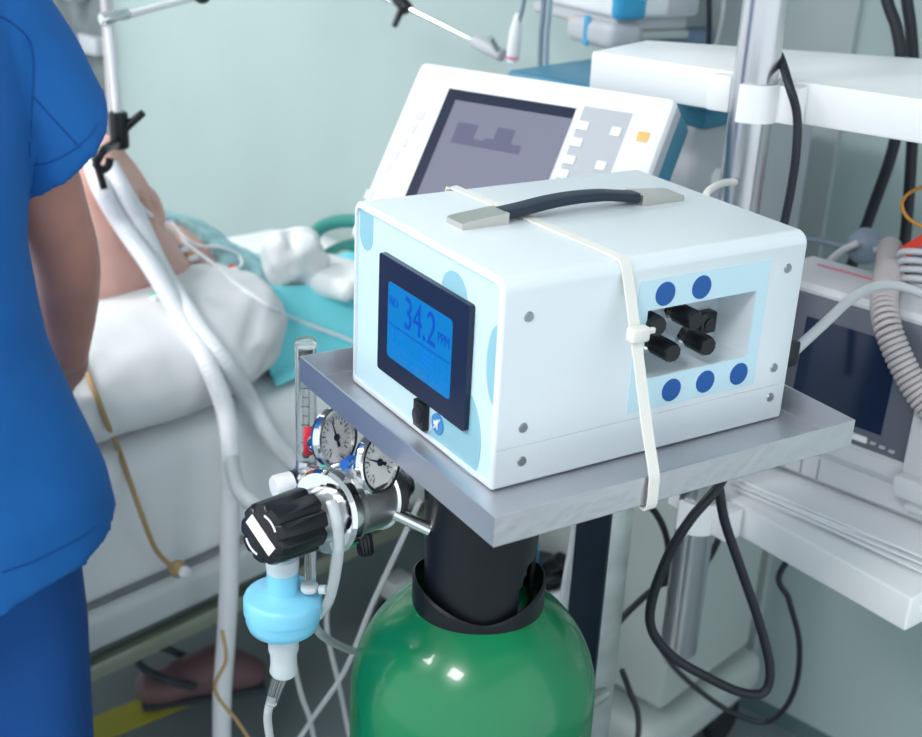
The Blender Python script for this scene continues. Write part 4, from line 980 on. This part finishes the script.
# trousers
t_ = MB()
for x in (-1, 1):
    ell_loft(t_, [((.088*x, -.005, 1.0), (.085, 0, 0), (0, .115, 0)), ((.092*x, -.008, .88), (.102, 0, 0), (0, .132, 0)), ((.100*x, -.008, .70), (.106, 0, 0), (0, .122, 0)), ((.106*x, -.005, .50), (.098, 0, 0), (0, .110, 0)), ((.108*x, -.012, .30), (.092, 0, 0), (0, .102, 0)), ((.108*x, -.012, .07), (.092, 0, 0), (0, .104, 0))], 40)
tro = fuse(t_, 'scrub_trousers', SCRUB2, nu, .007, 3)
for v in tro.data.vertices:
    c = v.co; v.co = c+v.normal*(noise.noise(V((c.x*9, c.y*9, c.z*3)))*.008)
for x in (-1, 1):
    f = MB(); cap_chain(f, [((.102*x, -.045, .047), .044), ((.106*x, .06, .042), .044), ((.11*x, .17, .036), .038)]); f.bm.verts.ensure_lookup_table()
    for v in f.bm.verts: v.co.z = max(v.co.z, .0)
    f.build('shoe', WHITE2, nu, 60)
# hair
h_ = MB(); ell_loft(h_, [((0, .0, 1.655), (.070, 0, 0), (0, .070, 0)), ((0, .012, 1.69), (.086, 0, 0), (0, .095, 0)), ((0, .022, 1.74), (.090, 0, 0), (0, .108, 0)), ((0, .033, 1.79), (.083, 0, 0), (0, .104, 0)), ((0, .040, 1.825), (.055, 0, 0), (0, .07, 0)), ((0, .043, 1.838), (.02, 0, 0), (0, .03, 0))], 40)
for v in h_.bm.verts:
    if v.co.y > .085 and v.co.z < 1.79: v.co.y = .085
h_.disp(.006, 40, 1); bmesh.ops.translate(h_.bm, vec=(0, 0, .065), verts=h_.bm.verts[:]); h_.build('hair', HAIR, nu, 60)

# stitched seams, laid on the cloth
from mathutils.bvhtree import BVHTree
def on_cloth(ob, px, py):
    M = wmat(ob); Mi = M.inverted(); d = ray(px, py).normalized()
    t = bvh(ob)
    h = t.ray_cast(Mi @ CAM, (Mi.to_3x3() @ d).normalized())
    return None if h[0] is None else M @ h[0] + (CAM-M @ h[0]).normalized()*.0004
for pts in (((0, 16), (8, 20), (16, 26), (24, 33), (30, 41), (33, 55), (34, 72), (33, 90), (32, 108), (31, 126), (30, 144), (30, 158)),
            ((33, 96), (42, 106), (52, 117), (62, 128), (72, 139), (80, 148)),
            ((34, 166), (44, 164), (54, 160), (64, 155), (74, 149), (84, 141), (92, 132), (98, 122)),
            ((2, 572), (14, 568), (28, 563), (42, 557), (56, 550), (70, 543), (84, 535), (96, 526))):
    Q = [q for q in (on_cloth(shirt, *p) for p in pts) if q is not None]
    if len(Q) > 3: MB().tube(Q, .0011, 6, 3).build('seam', STITCH, shirt, 80, world=True)

# ---- patient lying on the back, head to the wall
pt = thing('person', R(-1.95, 1.2, MT), math.radians(47.5), 'person lying in bed in a pale teal gown, one hand on the bare belly', 'person')
# local: x = towards head (b), y = away from us (-w), z up from mattress
def pq(w, b_, z):
    k = max(0, b_-1.22); q = min(1, k/.34); q = q*q*(3-2*q); s_ = min(1, max(0, (b_-1.55)/.12)); q *= 1-s_
    return V((b_-1.2, -(w+.46*k+1.95), z-.120*q-MT))
b = MB()
ell_loft(b, [(pq(-1.95, .90, .86), (0, .15, 0), (0, 0, .10)), (pq(-1.94, .97, .90), (0, .19, 0), (0, 0, .16)), (pq(-1.94, 1.04, .925), (0, .205, 0), (0, 0, .19)), (pq(-1.94, 1.10, .930), (0, .205, 0), (0, 0, .195)), (pq(-1.94, 1.15, .920), (0, .20, 0), (0, 0, .18)), (pq(-1.94, 1.19, .90), (0, .19, 0), (0, 0, .145)), (pq(-1.945, 1.225, .875), (0, .18, 0), (0, 0, .108)), (pq(-1.96, 1.30, .870), (0, .18, 0), (0, 0, .105)), (pq(-1.965, 1.42, .865), (0, .18, 0), (0, 0, .086)), (pq(-1.97, 1.52, .865), (0, .17, 0), (0, 0, .084)), (pq(-1.98, 1.59, .862), (0, .12, 0), (0, 0, .075)), (pq(-1.98, 1.63, .862), (0, .06, 0), (0, 0, .055))], 44)
cap_chain(b, [(pq(-1.98, 1.58, .865), .055), (pq(-1.985, 1.65, .872), .052), (pq(-1.99, 1.70, .895), .05)])
head(b, pq(-1.985, 1.775, .905), V((.97, 0, .12)), V((-.12, -.05, 1)), .95)
for s in (-1, 1):
    cap_chain(b, [(pq(-1.95+.09*s, .98, .845), .09), (pq(-1.92+.10*s, .75, .830), .075), (pq(-1.88+.09*s, .52, .815), .055), (pq(-1.85+.08*s, .30, .803), .050), (pq(-1.83+.07*s, .12, .795), .036)])
    cap_chain(b, [(pq(-1.83+.07*s, .09, .79), .034), (pq(-1.83+.075*s, .07, .83), .032), (pq(-1.83+.08*s, .065, .88), .022)])
_h0 = onw(108, 152, -1.86); _h1 = onw(140, 198, -1.79)
HWp = pq(_h0.dot(WV), _h0.dot(BV), _h0.z); _ht = pq(_h1.dot(WV), _h1.dot(BV), _h1.z)
cap_chain(b, [(pq(-2.13, 1.53, .865), .055), (pq(-2.20, 1.40, .870), .047), (pq(-2.235, 1.24, .905), .042), (pq(-2.14, 1.13, 1.03), .042), (HWp, .030)])     # far arm, hand on the belly
hand(b, HWp, _ht-HWp, V((.5, -.75, .5)), V((-1, -.6, 0)), 1.0, .28, 1.35, .95)
cap_chain(b, [(pq(-1.80, 1.53, .865), .055), (pq(-1.80, 1.40, .83), .045), (pq(-1.83, 1.25, .825), .042), (pq(-1.83, 1.12, .825), .036), (pq(-1.83, 1.02, .83), .028)])
hand(b, pq(-1.83, 1.01, .83), V((-1, 0, 0)), V((0, -.3, 1)), V((0, 1, 0)), 1.0, .3)
pbody = fuse(b, 'body', SKINP, pt, .0050, 3)
g_ = MB()
ell_loft(g_, [(pq(-1.96, 1.285, .880), (0, .195, 0), (0, 0, .112)), (pq(-1.962, 1.31, .876), (0, .20, 0), (0, 0, .122)), (pq(-1.965, 1.40, .868), (0, .20, 0), (0, 0, .102)), (pq(-1.97, 1.50, .866), (0, .19, 0), (0, 0, .096)), (pq(-1.975, 1.575, .863), (0, .15, 0), (0, 0, .092)), (pq(-1.98, 1.61, .863), (0, .09, 0), (0, 0, .07))], 48)
cap_chain(g_, [(pq(-2.12, 1.53, .865), .066), (pq(-2.19, 1.42, .87), .060)])
gw = fuse(g_, 'gown', GOWN, pt, .006, 3)
for v in gw.data.vertices: v.co = v.co+v.normal*(.010*noise.noise(V((v.co.x*26, v.co.y*9, v.co.z*9)))+.004*noise.noise(v.co*40))
h_ = MB(); hc = pq(-1.985, 1.80, .895)
h_.ball(hc, (.085, .082, .085), 28, 18); h_.disp(.006, 40, 3); h_.build('hair', HAIR, pt, 70)

# ------------------------------------------------------------------ electrodes and thin lines on the patient
from mathutils.bvhtree import BVHTree
def hit(objs, px, py, w):
    """nearest surface of the named objects met by the line of sight, else the plane w"""
    best = None; d = ray(px, py).normalized()
    for ob in objs:
        M = wmat(ob); Mi = M.inverted()
        t = bvh(ob)
        h = t.ray_cast(Mi @ CAM, (Mi.to_3x3() @ d).normalized())
        if h[0] is not None:
            p = M @ h[0]
            if best is None or (p-CAM).length < (best-CAM).length: best = p
    return onw(px, py, w) if best is None else best
def lift(p, r): return p+(CAM-p).normalized()*r
for px, py, m, nm in ((168, 222, BLUEB, 'blue'), (181, 249, PURP, 'violet'), (191, 257, ORANGE, 'orange'), (233, 268, REDB, 'red'), (155, 296, TEALB, 'green')):
    w_ = {'blue': -1.905, 'violet': -1.83, 'orange': -1.815, 'red': -1.80, 'green': -1.70}[nm]
    c = lift(hit([gw, pbody, bundle], px, py, w_), .004); o = thing('electrode', c, 0, {'blue': 'small blue capped electrode on the gown nearest the patient hand', 'violet': 'small violet capped electrode at the lower edge of the gown', 'orange': 'small orange electrode clip just above the white bundle', 'red': 'small red electrode clip at the right of the white bundle', 'green': 'small green clip lying on top of the white bundle by the hoses'}[nm], 'electrode')
    MB().ball(c, (.009, .009, .007), 16, 10).build('cap', m, o, world=True)
    MB().cyl(c+V((.004, -.004, -.008)), c+V((.0, 0, 0)), .013, .012).build('pad', WHITE2, o, world=True)
tubeobj('thin_line', [lift(hit([gw, pbody, bundle, pad_], *q), .006) for q in ((126, 192, -1.87), (150, 215, -1.80), (170, 231, -1.8), (190, 247, -1.70), (215, 266, -1.7), (235, 283, -1.65), (255, 297, -1.6), (275, 310, -1.62), (297, 320, -1.6), (320, 329, -1.60), (342, 337, -1.6), (360, 345, -1.60))], .0042, HOSE, 'thin white line running diagonally from the hand over the white bundle and cyan pad', 'tube')
tubeobj('thin_line', [lift(hit([gw, pbody, bundle], *q), .005) for q in ((172, 224, -1.90), (185, 238, -1.88), (198, 246, -1.86), (220, 247, -1.84), (238, 255, -1.82), (242, 264, -1.80), (236, 269, -1.79))], .0032, HOSE, 'thin white electrode lead curving across the teal gown to the red clip', 'tube')
tubeobj('nurse_call_cord', [lift(hit([bundle, bpy.data.objects['mattress']], *q), .006) for q in ((80, 352, -1.6), (85, 368, -1.6), (95, 392, -1.53), (108, 425, -1.515), (118, 448, -1.51), (124, 465, -1.505))] + [onw(140, 510, -1.50), onw(155, 548, -1.495), onw(172, 567, -1.49)], .0042, CORD, 'beige cord hanging over the bed side from the hand to a beige plug', 'cord')
pg = thing('cord_plug', onw(178, 569, -1.49), 0, 'small beige plug on the end of the beige cord at the bed rail', 'plug')
pc_ = onw(178, 569, -1.49); MB().ball(pc_, (.014, .014, .015), 20, 14).build('plug', CORD, pg, world=True); MB().cyl(pc_+WV*.010, pc_+WV*.022+BV*.004, .010, bev=.002).build('plug_end', WHITE2, pg, world=True)
# long sagging corrugated hoses
mattress = bpy.data.objects['mattress']
def front(px, py, w, r):
    p = onw(px, py, w); best = p
    for ob in (bundle, pbody, mattress):
        M = wmat(ob); Mi = M.inverted(); d = ray(px, py).normalized()
        t = bvh(ob)
        h = t.ray_cast(Mi @ CAM, (Mi.to_3x3() @ d).normalized())
        if h[0] is not None:
            q = lift(M @ h[0], r+.006)
            if (q-CAM).length < (best-CAM).length: best = q
    return best
def hose(name, pts, r, m, label, seg=18):
    P = [front(*q, r) if len(q) == 3 and isinstance(q, tuple) else V(q) for q in pts]; P = spline(P, 26); e = MB(); acc = 0; rr_ = [0]
    for a_, b_ in zip(P[:-1], P[1:]): acc += (b_-a_).length; rr_.append(acc)
    tot = acc; n = int(tot/.0022); Q = []; j = 0
    for i in range(n+1):
        s = tot*i/n
        while j < len(P)-2 and rr_[j+1] < s: j += 1
        f = (s-rr_[j])/max(1e-6, rr_[j+1]-rr_[j]); Q.append(P[j].lerp(P[j+1], f))
    e.tube(Q, lambda t: r*(1+.035*math.sin(t*tot/.0075*2*PI)), seg, 0)
    o = e.build(name, m, None, 80); return tag(o, label, 'hose')
hose('breathing_hose', [(93, 166, -1.86), (102, 190, -1.83), (122, 225, -1.76), (150, 265, -1.68), (180, 315, -1.60), (208, 365, -1.53), (225, 410, -1.47), (230, 455, -1.44), (230, 520, -1.43), (229, 580, -1.43), (226, 640, -1.43), (222, 700, -1.43), (222, 780, -1.43)], .0155, HOSE, 'white breathing hose dropping from the holder over the bed side to the floor')
hose('breathing_hose', [(110, 166, -1.86), (124, 192, -1.82), (140, 222, -1.77), (165, 275, -1.69), (195, 322, -1.615), (225, 362, -1.56), (250, 400, -1.53), (268, 432, -1.51), (290, 458, -1.50), (320, 480, -1.48), (350, 520, -1.46)], .0150, HOSE, 'white breathing hose bending right from the holder to behind the flow meter')
hose('breathing_hose', [(229, 425, -1.465), (231, 458, -1.435), (238, 488, -1.40), (254, 506, -1.36), (272, 520, -1.33), (300, 545, -1.30)], .0125, HOSET, 'short translucent hose branching off behind the black regulator knob')
# thin clear lines at the lower middle
for k, (pts, lab) in enumerate((
    ([at(270, 560, 1.5), at(285, 620, 1.5), at(300, 690, 1.5), at(310, 720, 1.5), at(318, 760, 1.5)], 'thin clear line slanting down right below the blue filter'),
    ([at(420, 500, 1.5), at(395, 555, 1.5), at(372, 605, 1.5), at(345, 670, 1.5), at(315, 715, 1.5), at(295, 745, 1.5)], 'thin clear line slanting down left beside the green cylinder'),
    ([at(345, 490, 1.55), at(336, 545, 1.55), at(330, 590, 1.55), at(327, 630, 1.55), at(340, 690, 1.55), at(350, 740, 1.55)], 'thin bluish line hanging straight down left of the green cylinder'),
    ([at(222, 630, 1.62), at(226, 660, 1.6), at(215, 690, 1.6), at(240, 725, 1.6), at(262, 760, 1.6)], 'thin yellowish line hanging beside the white hose under the bed'))):
    tubeobj('thin_line', pts, .0038 if k < 3 else .003, TUBEC if k != 3 else CORD, lab, 'tube')

# ------------------------------------------------------------------ articulated hose support arm
ha = thing('hose_support_arm', onw(120, 140, -1.78), 0, 'jointed chrome hose support arm with black clamp levers reaching over the bed', 'support arm')
c1 = onw(119, 130, -1.78); j1 = onw(109, 19, -1.78); j2 = onw(128, 15, -1.78); e2 = onw(192, -2, -1.78)
far = onb(395, 2, 1.75); kb = onb(478, 43, 1.75)
MB().cyl(c1+V((0, 0, .01)), j1, .0068, seg=16).build('rod', WHITE2, ha, world=True)
MB().cyl(onw(101, 20, -1.78), onw(128, 14, -1.78), .0105, bev=.003).build('joint', CHROME, ha, world=True)
MB().cyl(j2, e2, .0062, seg=16).build('rod', WHITE2, ha, world=True)
mid = onw(202, -6, -1.78); MB().ball(mid, .016).build('joint', BLACK, ha, world=True)
MB().tube([mid, onb(330, -30, 1.7), onb(384, -2, 1.75), far], .0058, 14).build('rod', CHROME, ha, world=True)
MB().cyl(onb(393, -8, 1.75), onb(408, 10, 1.75), .0135, bev=.003).build('joint', BLACK, ha, world=True)
MB().cyl(onb(402, 8, 1.74), onb(394, 27, 1.72), .0075, .0055, bev=.002).build('lever', BLACK, ha, world=True)
MB().cyl(far, kb, .0050, seg=16).build('rod', CHROME, ha, world=True)
MB().cyl(onb(474, 41, 1.75), onb(503, 56, 1.75), .0125, seg=24, bev=.004).build('end_joint', VENTG, ha, world=True)
MB().cyl(onb(500, 55, 1.75), R(onb(500, 55, 1.75).dot(WV), 1.72, 1.32), .006).build('mount', CHROME, ha, world=True)
e = MB(); e.cyl(c1+V((0, 0, .030)), c1+V((0, 0, -.030)), .0155, bev=.003); bk = e.build('clamp', BLACK, ha, world=True)
MB().cyl(onw(122, 130, -1.775), onw(144, 112, -1.76), .0085, .0062, bev=.003).build('lever', BLACK, bk, world=True)
MB().tube([c1+V((0, 0, -.02)), onw(104, 150, -1.715), onw(95, 163, -1.715)], .0075, 12).build('hose_hook', BLACK, ha, world=True)
MB().tube([onw(95, 163, -1.715), onw(101, 170, -1.715), onw(108, 166, -1.715), onw(110, 158, -1.715)], .0065, 12).build('hose_clip', BLACK, ha, world=True)
MB().tube([onw(98, 168, -1.715), onw(101, 178, -1.715), onw(104, 188, -1.715)], .006, 10).build('hose_clip', BLACK, ha, world=True)

# drip pole, wall rail, teal chair, clog
ivw, ivb = -2.46, 1.50
iv = thing('drip_pole', R(ivw, ivb, 0), TH, 'slim pale metal drip pole standing at the far side of the bed', 'pole')
MB().cyl((0, 0, .04), (0, 0, 2.05), .0125, seg=20).build('pole', mat('pale_metal', (.62, .58, .61), .35, .6), iv)
e = MB()
for k in range(5): a = 2*PI*k/5; e.cyl((0, 0, .06), (.22*math.cos(a), .22*math.sin(a), .045), .012)
e.build('base', CHROME, iv)
for k in range(5):
    a = 2*PI*k/5; MB().cyl((.22*math.cos(a), .22*math.sin(a)-.008, .022), (.22*math.cos(a), .22*math.sin(a)+.008, .022), .022).build('caster', RUBBER, iv)
e = MB(); e.tube([(-.10, 0, 2.10), (-.08, 0, 2.05), (0, 0, 2.04), (.08, 0, 2.05), (.10, 0, 2.10)], .005, 10); e.build('hook', CHROME, iv)
gp_ = thing('gas_rail', R(-3.42, WB, .80), TH, 'grey wall rail with gas outlets and a red marked valve at far left', 'wall rail')
MB().box((-.05, -.02, .28), (.40, .04, .62), .004, 2).build('backplate', GASP, gp_)
MB().box((-.05, -.055, .25), (.42, .03, .05), .004, 2).build('rail', VENTG, gp_)
for k, x in enumerate((-.17, -.05, .07)):
    f = MB().cyl((x, -.045, .40), (x, -.10, .40), .034, .028, bev=.004).build('gas_outlet', GREYC, gp_); MB().cyl((x, -.10, .40), (x, -.115, .40), .014).build('outlet_core', BLACK, f)
f = MB().cyl((.04, -.06, .255), (.04, -.14, .255), .03, bev=.004).build('valve', SLATE, gp_); MB().box((-.01, -.14, .205), (.02, .03, .025), .003, 2).build('red_mark', REDB, f)
MB().tube([(-.04, -.10, .56), (-.02, -.12, .40), (.0, -.12, .25), (.01, -.11, .05), (.0, -.08, -.2)], .012, 12).build('dark_hose', RUBBER, gp_)
MB().box((-.10, -.10, .08), (.12, .10, .16), .01, 3).build('collector_jar', GLASS, gp_)
# chair with teal tube arms
tc_ = thing('chair', R(-1.50, 1.62, 0), TH, 'teal chair with a rounded vinyl arm loop by the head of the bed', 'chair') if False else None
hd_ = thing('bed_handle', R(-1.66, 1.56, .86), TH, 'rounded teal vinyl arm loop standing behind the analyser at the head of the bed', 'arm loop')
MB().tube([onb(324, 262, 1.62), onb(314, 244, 1.60), onb(318, 230, 1.58), onb(336, 222, 1.58), onb(360, 222, 1.58), onb(385, 232, 1.60), onb(392, 262, 1.62), onb(370, 280, 1.62)], .0135, 16).build('loop', TEAL, hd_, 80, world=True)
MB().tube([onb(325, 258, 1.63), onb(340, 250, 1.62), onb(360, 246, 1.62), onb(385, 250, 1.62)], .016, 16).build('cushion', TEAL, hd_, 80, world=True)
cl = thing('clog', R(-1.80, 1.22, 0), math.radians(20), 'mauve clog standing on the floor under the bed', 'shoe')
e = MB(); rings = []
for t, w_, z0, z1 in ((0, .02, .01, .05), (.06, .042, 0, .065), (.2, .048, 0, .06), (.4, .046, 0, .085), (.6, .05, 0, .10), (.8, .048, 0, .08), (.94, .034, 0, .055), (1, .012, .012, .04)):
    x = -.13+.26*t; rings.append([V((x, w_*math.cos(a), (z0+z1)/2+(z1-z0)/2*math.sin(a))) for a in [2*PI*k/20 for k in range(20)]])
e.loft(rings); e.build('upper', CLOG, cl, 70)
MB().box((0, 0, .006), (.25, .09, .012), .005, 2).build('sole', BEDD, cl)
e = MB(); e.tube([(-.02, .05, .05), (-.08, .055, .085), (-.125, .0, .095), (-.08, -.055, .085), (-.02, -.05, .05)], .008, 10); e.build('heel_strap', BEDD, cl)
# ------------------------------------------------------------------ light, world, camera
w_ = bpy.data.worlds.new('World'); scene.world = w_; w_.use_nodes = True
nt = w_.node_tree; bg_ = nt.nodes['Background']
bg_.inputs['Color'].default_value = (.86, .95, 1., 1); bg_.inputs['Strength'].default_value = .78
cam = bpy.data.cameras.new('camera'); co = bpy.data.objects.new('camera', cam); COL.objects.link(co)
Mc = Matrix((CR, CU, -CF)).transposed().to_4x4(); Mc.translation = CAM; co.matrix_world = Mc
cam.sensor_fit = 'HORIZONTAL'; cam.sensor_width = 36.; cam.lens = FPX/922*36.
cam.clip_start = .02; cam.clip_end = 60
cam.dof.use_dof = True; cam.dof.focus_distance = 1.16; cam.dof.aperture_fstop = 6.3
scene.camera = co
scene.view_settings.view_transform = 'Standard'; scene.view_settings.look = 'None'
scene.view_settings.exposure = .75; scene.view_settings.gamma = 1.; scene.view_settings.use_curve_mapping = False
